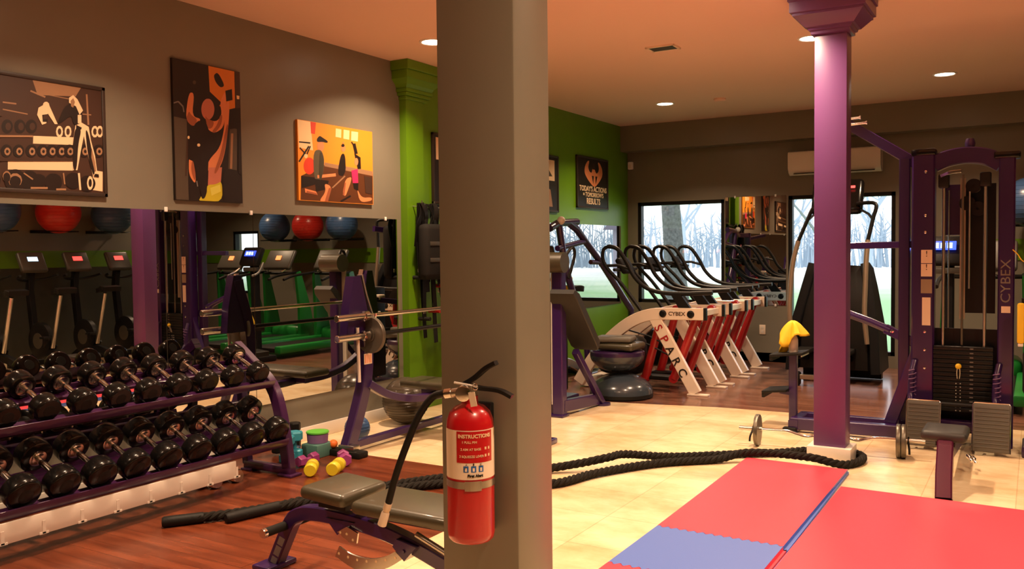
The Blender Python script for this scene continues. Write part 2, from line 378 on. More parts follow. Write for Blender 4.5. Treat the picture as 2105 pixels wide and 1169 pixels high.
# ------------------------------------------------------------------ ceiling fixtures
def lamp(x, y, label):
    t = thing('ceiling_light', label, 'light', (x, y, H), group='recessed round ceiling downlights'); o = t.location
    MB(o).lathe([(.105, 0), (.105, -.006), (.095, -.011), (.085, -.008), (.082, 0)], o, (0, 0, 1), 28).build('trim_ring', 'white', t)
    MB(o).lathe([(.001, -.003), (.083, -.003), (.083, -.0015), (.001, -.0015)], o, (0, 0, 1), 28).build('diffuser', 'lamp_glow', t)
    ld = bpy.data.lights.new('lamp', 'AREA'); ld.shape = 'DISK'; ld.size = .15; ld.energy = LAMP_WATTS; ld.color = LAMP_COLOR; ld.spread = math.radians(128)
    lo = bpy.data.objects.new('lamp', ld); COL.objects.link(lo); lo.parent = t; lo.location = (0, 0, -.014)
for x, y, lb in ((1.146, 9.196, 'lit downlight above the row of white machines by the left window'), (3.93, 9.133, 'lit downlight right of the purple column'), (3.184, 6.983, 'lit downlight beside the purple column capital'), (.70, 5.477, 'lit downlight close to the green pilaster'),
        (6.5, 9.15, 'lit downlight in the far right bay'), (5.9, 4.5, 'lit downlight right of the puzzle mats'), (3.19, 5.55, 'lit downlight in front of the purple column'), (2.5, 3.15, 'added unseen fill light between the rack and the puzzle mats'), (1.05, 2.9, 'lit downlight over the dumbbell rack'),  # lamp between rack and mats is added to light the kick board
        (4.7, 3.3, 'added unseen fill light right of the puzzle mats, near the camera'), (4.9, 1.2, 'lit downlight right of the grey pillar'), (.85, .4, 'lit downlight near the front left corner')):  # lamp near the camera is added to brighten the pillar's right face
    lamp(x, y, lb)
t = thing('ceiling_vent', 'small brown rectangular vent grille in the ceiling', 'vent', (2.11, 6.65, H)); o = t.location
g = MB(o)
for cx, cy, dx, dy in ((2.11, 6.575, .24, .02), (2.11, 6.725, .24, .02), (2.0, 6.65, .02, .17), (2.22, 6.65, .02, .17)): g.box((cx, cy, H-.006), (dx, dy, .012))
g.build('frame', 'paper', t); g = MB(o)
for k in range(6): g.box((2.11, 6.595+k*.022, H-.006), (.21, .004, .012))
g.build('slats', 'iron', t)
o = MB((1.75, 9.24, H)).lathe([(.001, 0), (.065, 0), (.065, -.018), (.05, -.032), (.001, -.034)], (1.75, 9.24, H)).build('smoke_detector', 'ceiling_white'); tag(o, 'round smoke detector on the ceiling beyond the vent', 'smoke detector')
t = thing('wall_sensor', 'small white motion sensor high in the corner by the beam', 'sensor', (.06, 10.78, 2.5)); o = t.location
MB(o).box((.06, 10.76, 2.51), (.07, .05, .10), bev=.012).build('housing', 'white', t); MB(o).box((.06, 10.733, 2.50), (.04, .006, .045), bev=.002).build('lens', 'off_white', t)
t = thing('air_conditioner', 'white wall mounted air conditioner above the right window', 'air conditioner', (2.65, YB, 2.26)); o = t.location
g = MB(o).prism([(10.80, 2.27), (10.80, 2.545), (10.66, 2.545), (10.615, 2.53), (10.60, 2.50), (10.605, 2.34), (10.64, 2.29), (10.70, 2.26)], 'YZ', 2.14, 3.165); g.build('body', 'off_white', t)
MB(o).box((2.65, 10.655, 2.285), (.9, .06, .006), rot=Matrix.Rotation(.4, 3, 'X')).build('louvre', 'console_grey', t)
t = thing('wall_outlet', 'beige electrical outlet low on the wall below the mirror strip', 'outlet', (1.79, YB, .34)); o = t.location
MB(o).box((1.79, YB-.004, .395), (.075, .008, .12), bev=.003).build('plate', 'paper', t); g = MB(o); g.box((1.79, YB-.009, .42), (.03, .004, .03)); g.box((1.79, YB-.009, .37), (.03, .004, .03)); g.build('socket', 'off_white', t)

# ------------------------------------------------------------------ mirrors
def wmirror(label, y0, y1, z0, z1, clips):
    t = thing('wall_mirror', label, 'mirror', (0, (y0+y1)/2, z0), group='frameless mirrors on the left wall'); o = t.location
    MB(o).box((.004, (y0+y1)/2, (z0+z1)/2), (.006, y1-y0-.003, z1-z0)).build('mirror_glass', 'mirror', t, smooth=False)
    for y, z in clips: MB(o).box((.009, y, z), (.010, .022, .03), bev=.003).build('clip', 'white', t)
wmirror('mirror panel behind the left part of the dumbbell rack', 1.75, 3.556, .33, 1.68, [(2.4, 1.68)])
wmirror('narrow mirror panel behind the right part of the dumbbell rack', 3.558, 4.276, .33, 1.68, [(3.57, 1.684), (4.262, 1.684)])
wmirror('mirror panel behind the barbell bench', 4.278, 5.875, .33, 1.68, [(5.72, 1.68)])
wmirror('mirror panel on the green wall beside the left window', 8.6, 10.55, .70, 1.71, [(9.0, 1.71)])
t = thing('wall_mirror', 'mirror strip on the back wall between the two windows', 'mirror', (1.70, YB, .70)); o = t.location
MB(o).box((1.70, YB-.004, 1.37), (.75, .006, 1.34)).build('mirror_glass', 'mirror', t, smooth=False)
for x, z in ((1.45, .70), (1.95, .70), (1.45, 2.04), (1.95, 2.04)): MB(o).box((x, YB-.009, z), (.022, .010, .03), bev=.003).build('clip', 'white', t)

# ------------------------------------------------------------------ poster prints: flat colour patches in metres from the lower near corner
POSTER_RACK = [('tan',[(0.540,0.611),(0.821,0.616),(0.785,0.559),(0.565,0.535)]),
('br',[(0.378,0.603),(0.528,0.605),(0.522,0.414),(0.371,0.396)]),
('cream',[(0.534,0.311),(0.765,0.327),(0.759,0.284),(0.531,0.269)]),
('cream',[(0.393,0.168),(0.757,0.194),(0.755,0.140),(0.391,0.119)]),
('cream',[(0.876,0.151),(0.938,0.147),(0.934,0.032),(0.872,0.037)]),
('tan',[(0.847,0.580),(0.852,0.407),(0.863,0.409),(0.857,0.582)]),
('tan',[(0.782,0.460),(0.876,0.464),(0.877,0.470),(0.782,0.466)]),
('tan',[(0.373,0.466),(0.447,0.467),(0.448,0.475),(0.374,0.474)]),
('tan',[(0.524,0.547),(0.606,0.525),(0.610,0.534),(0.528,0.556)]),
('tan',[(0.371,0.430),(0.506,0.421),(0.507,0.427),(0.373,0.436)]),
('tan',[(0.628,0.542),(0.750,0.536),(0.751,0.541),(0.629,0.546)]),
('dk',[(0.426,0.349),(0.419,0.325),(0.403,0.309),(0.384,0.307),(0.369,0.319),(0.364,0.341),(0.371,0.365),(0.386,0.381),(0.406,0.383),(0.421,0.371)]),
('br',[(0.416,0.347),(0.412,0.335),(0.405,0.326),(0.396,0.325),(0.388,0.332),(0.386,0.344),(0.389,0.357),(0.397,0.365),(0.406,0.366),(0.413,0.359)]),
('dk',[(0.494,0.357),(0.488,0.333),(0.471,0.317),(0.451,0.314),(0.436,0.327),(0.431,0.349),(0.437,0.373),(0.454,0.389),(0.473,0.391),(0.489,0.379)]),
('br',[(0.484,0.355),(0.480,0.342),(0.473,0.334),(0.463,0.333),(0.456,0.340),(0.453,0.352),(0.457,0.365),(0.464,0.373),(0.474,0.374),(0.481,0.367)]),
('dk',[(0.557,0.364),(0.550,0.339),(0.533,0.323),(0.513,0.321),(0.497,0.334),(0.491,0.356),(0.498,0.380),(0.515,0.396),(0.535,0.399),(0.551,0.386)]),
('br',[(0.546,0.362),(0.542,0.349),(0.534,0.341),(0.525,0.340),(0.517,0.347),(0.515,0.359),(0.518,0.372),(0.526,0.380),(0.536,0.382),(0.543,0.375)]),
('cream',[(0.703,0.352),(0.699,0.332),(0.688,0.319),(0.675,0.318),(0.665,0.329),(0.662,0.348),(0.667,0.368),(0.677,0.381),(0.690,0.382),(0.700,0.371)]),
('br',[(0.693,0.351),(0.691,0.340),(0.685,0.332),(0.679,0.332),(0.674,0.338),(0.672,0.349),(0.674,0.360),(0.680,0.368),(0.687,0.368),(0.692,0.362)]),
('cream',[(0.753,0.358),(0.749,0.338),(0.738,0.325),(0.725,0.323),(0.715,0.334),(0.712,0.353),(0.716,0.373),(0.727,0.386),(0.740,0.388),(0.750,0.377)]),
('br',[(0.743,0.357),(0.741,0.345),(0.735,0.338),(0.728,0.337),(0.723,0.343),(0.722,0.354),(0.724,0.366),(0.730,0.373),(0.736,0.374),(0.742,0.368)]),
('cream',[(0.918,0.376),(0.913,0.355),(0.902,0.342),(0.888,0.340),(0.877,0.352),(0.874,0.371),(0.879,0.392),(0.890,0.405),(0.904,0.407),(0.914,0.396)]),
('br',[(0.907,0.375),(0.905,0.363),(0.899,0.355),(0.892,0.355),(0.886,0.361),(0.884,0.372),(0.887,0.384),(0.893,0.392),(0.900,0.393),(0.906,0.386)]),
('cream',[(0.949,0.380),(0.944,0.359),(0.933,0.345),(0.919,0.344),(0.908,0.355),(0.905,0.375),(0.910,0.395),(0.921,0.409),(0.935,0.411),(0.946,0.399)]),
('br',[(0.939,0.378),(0.936,0.367),(0.930,0.359),(0.923,0.358),(0.917,0.364),(0.915,0.376),(0.918,0.388),(0.924,0.395),(0.931,0.396),(0.937,0.390)]),
('dk',[(0.418,0.218),(0.411,0.197),(0.395,0.182),(0.376,0.181),(0.361,0.192),(0.356,0.213),(0.363,0.234),(0.378,0.249),(0.398,0.251),(0.413,0.239)]),
('tan',[(0.408,0.215),(0.404,0.203),(0.396,0.194),(0.386,0.193),(0.378,0.200),(0.375,0.212),(0.379,0.225),(0.387,0.233),(0.397,0.234),(0.405,0.227)]),
('dk',[(0.399,0.214),(0.397,0.209),(0.393,0.205),(0.389,0.204),(0.385,0.207),(0.384,0.213),(0.385,0.219),(0.389,0.223),(0.394,0.223),(0.397,0.220)]),
('dk',[(0.482,0.224),(0.476,0.202),(0.459,0.188),(0.440,0.186),(0.424,0.198),(0.419,0.218),(0.426,0.240),(0.442,0.255),(0.461,0.257),(0.477,0.245)]),
('tan',[(0.472,0.221),(0.468,0.208),(0.459,0.200),(0.449,0.199),(0.441,0.206),(0.438,0.218),(0.442,0.231),(0.450,0.239),(0.461,0.240),(0.469,0.233)]),
('dk',[(0.463,0.220),(0.461,0.214),(0.457,0.210),(0.452,0.210),(0.449,0.213),(0.447,0.219),(0.449,0.225),(0.453,0.229),(0.458,0.229),(0.461,0.226)]),
('dk',[(0.552,0.231),(0.545,0.208),(0.528,0.194),(0.508,0.192),(0.493,0.204),(0.487,0.225),(0.494,0.247),(0.511,0.262),(0.531,0.264),(0.547,0.252)]),
('tan',[(0.541,0.227),(0.538,0.214),(0.529,0.206),(0.518,0.205),(0.510,0.212),(0.507,0.224),(0.511,0.237),(0.519,0.246),(0.530,0.247),(0.538,0.240)]),
('dk',[(0.532,0.227),(0.530,0.221),(0.526,0.217),(0.521,0.216),(0.518,0.219),(0.516,0.225),(0.518,0.231),(0.522,0.235),(0.527,0.235),(0.531,0.232)]),
('dk',[(0.616,0.236),(0.609,0.214),(0.591,0.199),(0.571,0.197),(0.555,0.209),(0.549,0.230),(0.556,0.253),(0.573,0.268),(0.594,0.270),(0.610,0.258)]),
('tan',[(0.605,0.233),(0.601,0.220),(0.592,0.211),(0.581,0.210),(0.572,0.218),(0.570,0.230),(0.573,0.243),(0.582,0.252),(0.593,0.253),(0.602,0.246)]),
('dk',[(0.595,0.232),(0.593,0.226),(0.589,0.222),(0.584,0.222),(0.580,0.225),(0.579,0.231),(0.581,0.237),(0.585,0.241),(0.590,0.241),(0.594,0.238)]),
('dk',[(0.669,0.241),(0.661,0.219),(0.644,0.203),(0.623,0.202),(0.606,0.214),(0.601,0.235),(0.608,0.258),(0.625,0.273),(0.646,0.275),(0.663,0.263)]),
('tan',[(0.657,0.238),(0.653,0.225),(0.644,0.216),(0.633,0.215),(0.624,0.222),(0.621,0.235),(0.625,0.248),(0.634,0.257),(0.645,0.258),(0.654,0.251)]),
('dk',[(0.647,0.237),(0.646,0.231),(0.641,0.227),(0.636,0.226),(0.632,0.230),(0.631,0.236),(0.633,0.242),(0.637,0.246),(0.642,0.246),(0.646,0.243)]),
('dk',[(0.722,0.246),(0.715,0.223),(0.697,0.208),(0.676,0.206),(0.659,0.218),(0.653,0.240),(0.660,0.263),(0.678,0.278),(0.699,0.280),(0.716,0.268)]),
('tan',[(0.711,0.243),(0.707,0.229),(0.697,0.221),(0.686,0.220),(0.677,0.227),(0.674,0.239),(0.678,0.253),(0.687,0.262),(0.699,0.263),(0.707,0.256)]),
('dk',[(0.701,0.242),(0.699,0.236),(0.695,0.232),(0.689,0.231),(0.685,0.235),(0.684,0.240),(0.686,0.247),(0.690,0.251),(0.695,0.251),(0.699,0.248)]),
('dk',[(0.773,0.251),(0.765,0.228),(0.747,0.212),(0.725,0.210),(0.708,0.223),(0.702,0.244),(0.710,0.267),(0.728,0.283),(0.749,0.285),(0.767,0.273)]),
('tan',[(0.761,0.247),(0.757,0.234),(0.747,0.225),(0.736,0.224),(0.727,0.231),(0.724,0.244),(0.728,0.257),(0.737,0.266),(0.749,0.267),(0.758,0.260)]),
('dk',[(0.751,0.246),(0.749,0.240),(0.745,0.236),(0.739,0.236),(0.735,0.239),(0.734,0.245),(0.736,0.251),(0.740,0.255),(0.745,0.256),(0.749,0.252)]),
('dk',[(0.863,0.259),(0.855,0.236),(0.837,0.220),(0.814,0.218),(0.797,0.230),(0.791,0.253),(0.798,0.276),(0.817,0.292),(0.839,0.294),(0.857,0.281)]),
('tan',[(0.851,0.256),(0.847,0.242),(0.837,0.233),(0.825,0.232),(0.816,0.239),(0.813,0.252),(0.817,0.266),(0.827,0.275),(0.838,0.276),(0.848,0.269)]),
('dk',[(0.840,0.255),(0.839,0.248),(0.834,0.244),(0.829,0.244),(0.825,0.247),(0.823,0.253),(0.825,0.259),(0.829,0.264),(0.835,0.264),(0.839,0.261)]),
('dk',[(0.952,0.267),(0.944,0.243),(0.925,0.227),(0.902,0.225),(0.884,0.238),(0.877,0.260),(0.885,0.284),(0.904,0.300),(0.927,0.302),(0.946,0.290)]),
('tan',[(0.939,0.264),(0.935,0.250),(0.925,0.241),(0.913,0.240),(0.903,0.247),(0.900,0.260),(0.904,0.274),(0.914,0.283),(0.927,0.284),(0.936,0.277)]),
('dk',[(0.929,0.263),(0.927,0.256),(0.922,0.252),(0.917,0.252),(0.912,0.255),(0.911,0.261),(0.913,0.268),(0.917,0.272),(0.923,0.272),(0.927,0.269)]),
('dk',[(0.487,0.069),(0.474,0.033),(0.443,0.009),(0.406,0.007),(0.377,0.027),(0.367,0.062),(0.380,0.097),(0.410,0.121),(0.447,0.124),(0.477,0.104)]),
('dk',[(0.557,0.074),(0.546,0.041),(0.518,0.020),(0.484,0.018),(0.458,0.036),(0.449,0.067),(0.460,0.099),(0.488,0.120),(0.521,0.122),(0.548,0.105)]),
('dk',[(0.597,0.072),(0.589,0.049),(0.568,0.034),(0.544,0.032),(0.525,0.045),(0.518,0.067),(0.526,0.090),(0.546,0.106),(0.571,0.107),(0.590,0.095)]),
('dk',[(0.690,0.070),(0.679,0.039),(0.652,0.019),(0.619,0.018),(0.594,0.035),(0.585,0.064),(0.596,0.094),(0.622,0.114),(0.655,0.116),(0.681,0.100)]),
('dk',[(0.804,0.085),(0.793,0.056),(0.767,0.037),(0.736,0.036),(0.711,0.051),(0.703,0.079),(0.713,0.107),(0.739,0.126),(0.770,0.129),(0.795,0.113)]),
('dk',[(0.891,0.074),(0.880,0.045),(0.853,0.026),(0.821,0.024),(0.795,0.040),(0.786,0.068),(0.797,0.097),(0.823,0.116),(0.856,0.118),(0.882,0.102)]),
('tan',[(0.464,0.068),(0.456,0.045),(0.437,0.030),(0.414,0.029),(0.396,0.041),(0.389,0.063),(0.397,0.085),(0.416,0.100),(0.439,0.102),(0.458,0.089)]),
('dk',[(0.458,0.060),(0.451,0.041),(0.435,0.028),(0.416,0.027),(0.400,0.038),(0.395,0.056),(0.402,0.075),(0.418,0.087),(0.437,0.088),(0.453,0.078)]),
('tan',[(0.509,0.023),(0.603,0.028),(0.604,0.039),(0.509,0.034)]),
('tan',[(0.652,0.023),(0.709,0.026),(0.710,0.037),(0.652,0.034)]),
('cream',[(0.875,0.077),(0.870,0.053),(0.860,0.038),(0.848,0.037),(0.839,0.052),(0.836,0.075),(0.841,0.099),(0.851,0.115),(0.863,0.115),(0.872,0.101)]),
('dk',[(0.866,0.077),(0.864,0.062),(0.858,0.053),(0.852,0.053),(0.847,0.061),(0.845,0.076),(0.848,0.090),(0.853,0.099),(0.860,0.100),(0.865,0.091)]),
('cream',[(0.566,0.466),(0.594,0.485),(0.626,0.490),(0.672,0.390),(0.655,0.388),(0.617,0.442),(0.607,0.387),(0.583,0.376),(0.557,0.427)]),
('cream',[(0.628,0.486),(0.624,0.473),(0.614,0.463),(0.602,0.462),(0.593,0.468),(0.590,0.481),(0.594,0.494),(0.603,0.503),(0.615,0.505),(0.625,0.498)]),
('dk',[(0.585,0.430),(0.617,0.438),(0.615,0.395),(0.587,0.392)]),
('dk',[(0.725,0.511),(0.801,0.517),(0.825,0.460),(0.810,0.399),(0.763,0.397),(0.756,0.452),(0.684,0.392),(0.674,0.402)]),
('cream',[(0.743,0.545),(0.768,0.564),(0.793,0.544),(0.825,0.485),(0.803,0.458),(0.783,0.503),(0.742,0.517)]),
('cream',[(0.792,0.456),(0.791,0.408),(0.813,0.411),(0.814,0.459)]),
('cream',[(0.776,0.395),(0.815,0.415),(0.857,0.396),(0.868,0.320),(0.891,0.233),(0.902,0.136),(0.874,0.118),(0.844,0.245),(0.825,0.340),(0.805,0.258),(0.780,0.144),(0.755,0.142),(0.761,0.317)]),
('dk',[(0.775,0.383),(0.813,0.379),(0.789,0.288),(0.776,0.143),(0.753,0.142),(0.760,0.309)]),
('dk',[(0.835,0.381),(0.852,0.367),(0.878,0.232),(0.888,0.135),(0.874,0.118),(0.844,0.245)]),
('tan',[(0.368,0.297),(0.530,0.313),(0.530,0.303),(0.367,0.286)]),
('br',[(0.363,0.169),(0.757,0.198),(0.756,0.192),(0.363,0.160)]),
('tan',[(0.405,0.083),(0.400,0.065),(0.388,0.053),(0.375,0.052),(0.364,0.062),(0.360,0.080),(0.365,0.097),(0.377,0.109),(0.390,0.110),(0.401,0.100)]),
('dk',[(0.402,0.077),(0.397,0.061),(0.387,0.051),(0.376,0.050),(0.366,0.059),(0.363,0.075),(0.367,0.091),(0.377,0.101),(0.389,0.102),(0.398,0.093)]),
('tan',[(0.471,0.103),(0.520,0.072),(0.525,0.078),(0.476,0.109)]),
('cream',[(0.782,0.127),(0.788,0.032),(0.800,0.033),(0.794,0.129)]),
('tan',[(0.692,0.121),(0.698,0.058),(0.706,0.060),(0.700,0.123)]),
('br',[(0.593,0.431),(0.615,0.434),(0.613,0.410),(0.590,0.408)]),
('tan',[(0.751,0.529),(0.768,0.547),(0.777,0.526),(0.766,0.493),(0.753,0.499)]),
('dk',[(0.780,0.399),(0.814,0.387),(0.810,0.375),(0.779,0.375)]),
('tan',[(0.871,0.280),(0.890,0.201),(0.895,0.146),(0.886,0.142),(0.867,0.223)]),
('dk',[(0.888,0.131),(0.910,0.129),(0.911,0.112),(0.879,0.114)]),
('dk',[(0.356,0.341),(0.349,0.317),(0.334,0.302),(0.315,0.300),(0.300,0.312),(0.295,0.334),(0.302,0.357),(0.317,0.372),(0.336,0.375),(0.351,0.362)]),
('br',[(0.344,0.339),(0.341,0.327),(0.334,0.318),(0.325,0.317),(0.318,0.324),(0.315,0.336),(0.318,0.348),(0.326,0.357),(0.335,0.358),(0.342,0.351)]),
('dk',[(0.352,0.212),(0.345,0.191),(0.329,0.177),(0.311,0.175),(0.296,0.187),(0.291,0.207),(0.297,0.228),(0.313,0.242),(0.332,0.244),(0.346,0.233)]),
('tan',[(0.341,0.209),(0.338,0.197),(0.330,0.188),(0.320,0.188),(0.312,0.194),(0.310,0.206),(0.313,0.219),(0.321,0.227),(0.331,0.228),(0.339,0.221)]),
('dk',[(0.333,0.208),(0.331,0.203),(0.327,0.199),(0.323,0.198),(0.319,0.201),(0.318,0.207),(0.320,0.213),(0.324,0.217),(0.328,0.217),(0.331,0.214)]),
('dk',[(0.352,0.061),(0.344,0.030),(0.326,0.010),(0.303,0.009),(0.286,0.026),(0.280,0.056),(0.288,0.087),(0.307,0.107),(0.329,0.108),(0.346,0.091)]),
('dk',[(0.295,0.333),(0.288,0.310),(0.273,0.295),(0.254,0.293),(0.240,0.305),(0.235,0.327),(0.242,0.349),(0.257,0.365),(0.275,0.367),(0.290,0.355)]),
('br',[(0.283,0.332),(0.280,0.320),(0.273,0.312),(0.264,0.311),(0.257,0.317),(0.255,0.329),(0.258,0.341),(0.265,0.349),(0.274,0.350),(0.281,0.344)]),
('dk',[(0.290,0.207),(0.284,0.185),(0.269,0.171),(0.250,0.170),(0.236,0.181),(0.231,0.201),(0.237,0.222),(0.253,0.236),(0.271,0.238),(0.285,0.227)]),
('tan',[(0.280,0.204),(0.277,0.191),(0.269,0.183),(0.259,0.182),(0.252,0.189),(0.249,0.201),(0.253,0.213),(0.261,0.221),(0.270,0.222),(0.278,0.215)]),
('dk',[(0.272,0.203),(0.270,0.197),(0.267,0.193),(0.262,0.193),(0.259,0.196),(0.258,0.201),(0.259,0.207),(0.263,0.211),(0.267,0.211),(0.271,0.208)]),
('dk',[(0.291,0.057),(0.283,0.026),(0.265,0.006),(0.243,0.005),(0.226,0.023),(0.221,0.052),(0.228,0.082),(0.246,0.102),(0.268,0.104),(0.285,0.086)]),
('dk',[(0.235,0.327),(0.228,0.304),(0.213,0.288),(0.195,0.287),(0.181,0.299),(0.177,0.320),(0.183,0.342),(0.198,0.358),(0.216,0.360),(0.230,0.348)]),
('br',[(0.223,0.325),(0.220,0.313),(0.213,0.305),(0.205,0.304),(0.198,0.310),(0.196,0.322),(0.199,0.334),(0.206,0.342),(0.214,0.343),(0.221,0.337)]),
('dk',[(0.230,0.201),(0.224,0.180),(0.209,0.166),(0.191,0.165),(0.177,0.176),(0.172,0.196),(0.179,0.217),(0.193,0.231),(0.211,0.232),(0.225,0.221)]),
('tan',[(0.221,0.198),(0.217,0.186),(0.209,0.178),(0.200,0.177),(0.193,0.184),(0.190,0.195),(0.193,0.207),(0.201,0.215),(0.211,0.216),(0.218,0.210)]),
('dk',[(0.212,0.197),(0.211,0.192),(0.207,0.188),(0.203,0.188),(0.200,0.191),(0.198,0.196),(0.200,0.202),(0.204,0.205),(0.208,0.206),(0.211,0.203)]),
('dk',[(0.231,0.053),(0.223,0.023),(0.205,0.003),(0.184,0.002),(0.168,0.019),(0.162,0.049),(0.170,0.078),(0.187,0.098),(0.209,0.099),(0.225,0.082)]),
('dk',[(0.173,0.319),(0.166,0.297),(0.152,0.282),(0.134,0.280),(0.121,0.292),(0.116,0.313),(0.122,0.335),(0.137,0.350),(0.154,0.352),(0.168,0.341)]),
('br',[(0.162,0.318),(0.159,0.306),(0.152,0.298),(0.143,0.297),(0.137,0.304),(0.135,0.315),(0.138,0.327),(0.145,0.335),(0.153,0.336),(0.159,0.330)]),
('dk',[(0.168,0.195),(0.162,0.175),(0.148,0.161),(0.130,0.160),(0.117,0.171),(0.112,0.190),(0.118,0.211),(0.132,0.225),(0.150,0.226),(0.164,0.215)]),
('tan',[(0.159,0.192),(0.156,0.180),(0.148,0.173),(0.139,0.172),(0.132,0.178),(0.129,0.190),(0.132,0.202),(0.140,0.210),(0.149,0.211),(0.156,0.204)]),
('dk',[(0.151,0.192),(0.149,0.186),(0.146,0.182),(0.142,0.182),(0.138,0.185),(0.137,0.190),(0.139,0.196),(0.142,0.200),(0.146,0.200),(0.150,0.197)]),
('dk',[(0.169,0.049),(0.161,0.019),(0.144,-0.000),(0.123,-0.001),(0.107,0.016),(0.102,0.045),(0.109,0.074),(0.126,0.093),(0.147,0.095),(0.163,0.078)]),
('tan',[(0.103,0.272),(0.368,0.297),(0.367,0.286),(0.102,0.261)]),
('br',[(0.099,0.150),(0.363,0.169),(0.363,0.160),(0.098,0.142)]),
('cream',[(0.098,0.136),(0.276,0.151),(0.275,0.114),(0.097,0.101)]),
('tan',[(0.107,0.402),(0.359,0.464),(0.358,0.471),(0.107,0.408)]),
('tan',[(0.161,0.533),(0.155,0.340),(0.162,0.341),(0.168,0.534)]),
('br',[(0.113,0.567),(0.378,0.603),(0.371,0.396),(0.106,0.369)]),
]
POSTER_PULLUP = [('tp',[(-0.002,0.524),(0.100,0.518),(0.100,-0.008),(0.005,-0.009)]),
('og',[(0.281,0.889),(0.497,0.893),(0.497,0.643),(0.402,0.612),(0.289,0.699)]),
('dk',[(0.321,0.833),(0.351,0.857),(0.376,0.838),(0.413,0.778),(0.377,0.759),(0.337,0.790)]),
('tp',[(0.447,0.504),(0.507,0.502),(0.499,0.223),(0.426,0.227)]),
('tan',[(0.508,0.731),(0.538,0.731),(0.539,0.649),(0.509,0.650)]),
('dk',[(0.162,0.749),(0.351,0.629),(0.384,0.661),(0.194,0.780)]),
('dk',[(0.124,0.778),(0.223,0.762),(0.216,0.551),(0.150,0.561)]),
('tp',[(0.180,0.765),(0.178,0.757),(0.171,0.751),(0.163,0.750),(0.156,0.753),(0.154,0.761),(0.156,0.768),(0.163,0.774),(0.171,0.775),(0.178,0.772)]),
('sk',[(0.121,0.692),(0.165,0.694),(0.141,0.542),(0.221,0.533),(0.147,0.472),(0.089,0.517)]),
('sk2',[(0.324,0.611),(0.312,0.567),(0.283,0.537),(0.250,0.533),(0.223,0.556),(0.214,0.597),(0.226,0.640),(0.254,0.670),(0.288,0.675),(0.314,0.652)]),
('sk',[(0.421,0.756),(0.368,0.664),(0.384,0.581),(0.335,0.529),(0.249,0.537),(0.264,0.469),(0.321,0.453),(0.393,0.498),(0.420,0.614)]),
('sk',[(0.452,0.685),(0.418,0.666),(0.401,0.499),(0.362,0.363),(0.264,0.271),(0.245,0.204),(0.325,0.182),(0.393,0.300),(0.435,0.503)]),
('dk',[(0.416,0.746),(0.473,0.766),(0.476,0.693),(0.422,0.676)]),
('sk2',[(0.263,0.224),(0.373,0.233),(0.358,0.114),(0.254,0.108)]),
('yl',[(0.248,0.110),(0.317,0.116),(0.371,0.143),(0.370,-0.000),(0.171,-0.004),(0.201,0.036)]),
('sk',[(0.108,0.276),(0.141,0.270),(0.160,0.162),(0.153,0.107),(0.105,0.167)]),
('dk',[(0.176,0.523),(0.260,0.520),(0.280,0.411),(0.265,0.299),(0.249,0.075),(0.211,0.018),(0.175,0.108),(0.151,0.252),(0.097,0.266),(0.101,0.393)]),
('cr',[(0.202,0.364),(0.195,0.354),(0.181,0.353),(0.175,0.362),(0.182,0.372),(0.195,0.373)]),
('dk',[(0.497,0.156),(0.484,0.116),(0.453,0.089),(0.416,0.087),(0.387,0.110),(0.377,0.148),(0.389,0.188),(0.420,0.214),(0.457,0.217),(0.486,0.194)]),
('gy',[(0.000,0.604),(0.040,0.618),(0.037,0.626),(-0.002,0.612)]),
('gy',[(0.034,0.619),(0.069,0.592),(0.077,0.599),(0.042,0.626)]),
('gy',[(0.069,0.595),(0.075,0.560),(0.084,0.562),(0.077,0.597)]),
('br',[(0.497,0.896),(0.548,0.894),(0.548,0.650),(0.502,0.639)]),
('cr',[(0.511,0.729),(0.536,0.729),(0.533,0.706),(0.513,0.705)]),
('skd',[(0.241,0.563),(0.267,0.539),(0.318,0.531),(0.303,0.488),(0.265,0.472)]),
('skd',[(0.118,0.575),(0.134,0.550),(0.187,0.525),(0.147,0.474),(0.092,0.513)]),
('skd',[(0.368,0.579),(0.387,0.582),(0.376,0.515),(0.321,0.453),(0.293,0.459),(0.341,0.511)]),
('skd',[(0.424,0.539),(0.435,0.503),(0.391,0.309),(0.325,0.187),(0.302,0.190),(0.364,0.321)]),
('sk',[(0.421,0.652),(0.433,0.654),(0.408,0.500),(0.391,0.441),(0.402,0.537)]),
('tan',[(0.455,0.467),(0.439,0.228),(0.458,0.229),(0.475,0.469)]),
('dk',[(0.437,0.491),(0.535,0.516),(0.530,0.540),(0.432,0.515)]),
('dk',[(0.519,0.474),(0.546,0.467),(0.542,0.188),(0.511,0.205)]),
('br',[(0.096,0.392),(0.078,0.156),(0.088,0.157),(0.107,0.393)]),
('dk',[(0.381,0.224),(0.452,0.210),(0.486,0.126),(0.432,0.018),(0.372,0.004)]),
('skd',[(0.132,0.260),(0.143,0.252),(0.160,0.162),(0.148,0.124),(0.122,0.195)]),
('gy',[(0.160,0.129),(0.167,0.093),(0.175,0.095),(0.169,0.131)]),
('cr',[(0.119,0.405),(0.114,0.395),(0.105,0.394),(0.101,0.403),(0.106,0.413),(0.115,0.414)]),
('dk',[(0.228,0.139),(0.249,0.075),(0.225,0.019),(0.200,0.017),(0.193,0.072)]),
('ylh',[(0.270,0.090),(0.352,0.118),(0.358,0.072),(0.280,0.040)]),
]
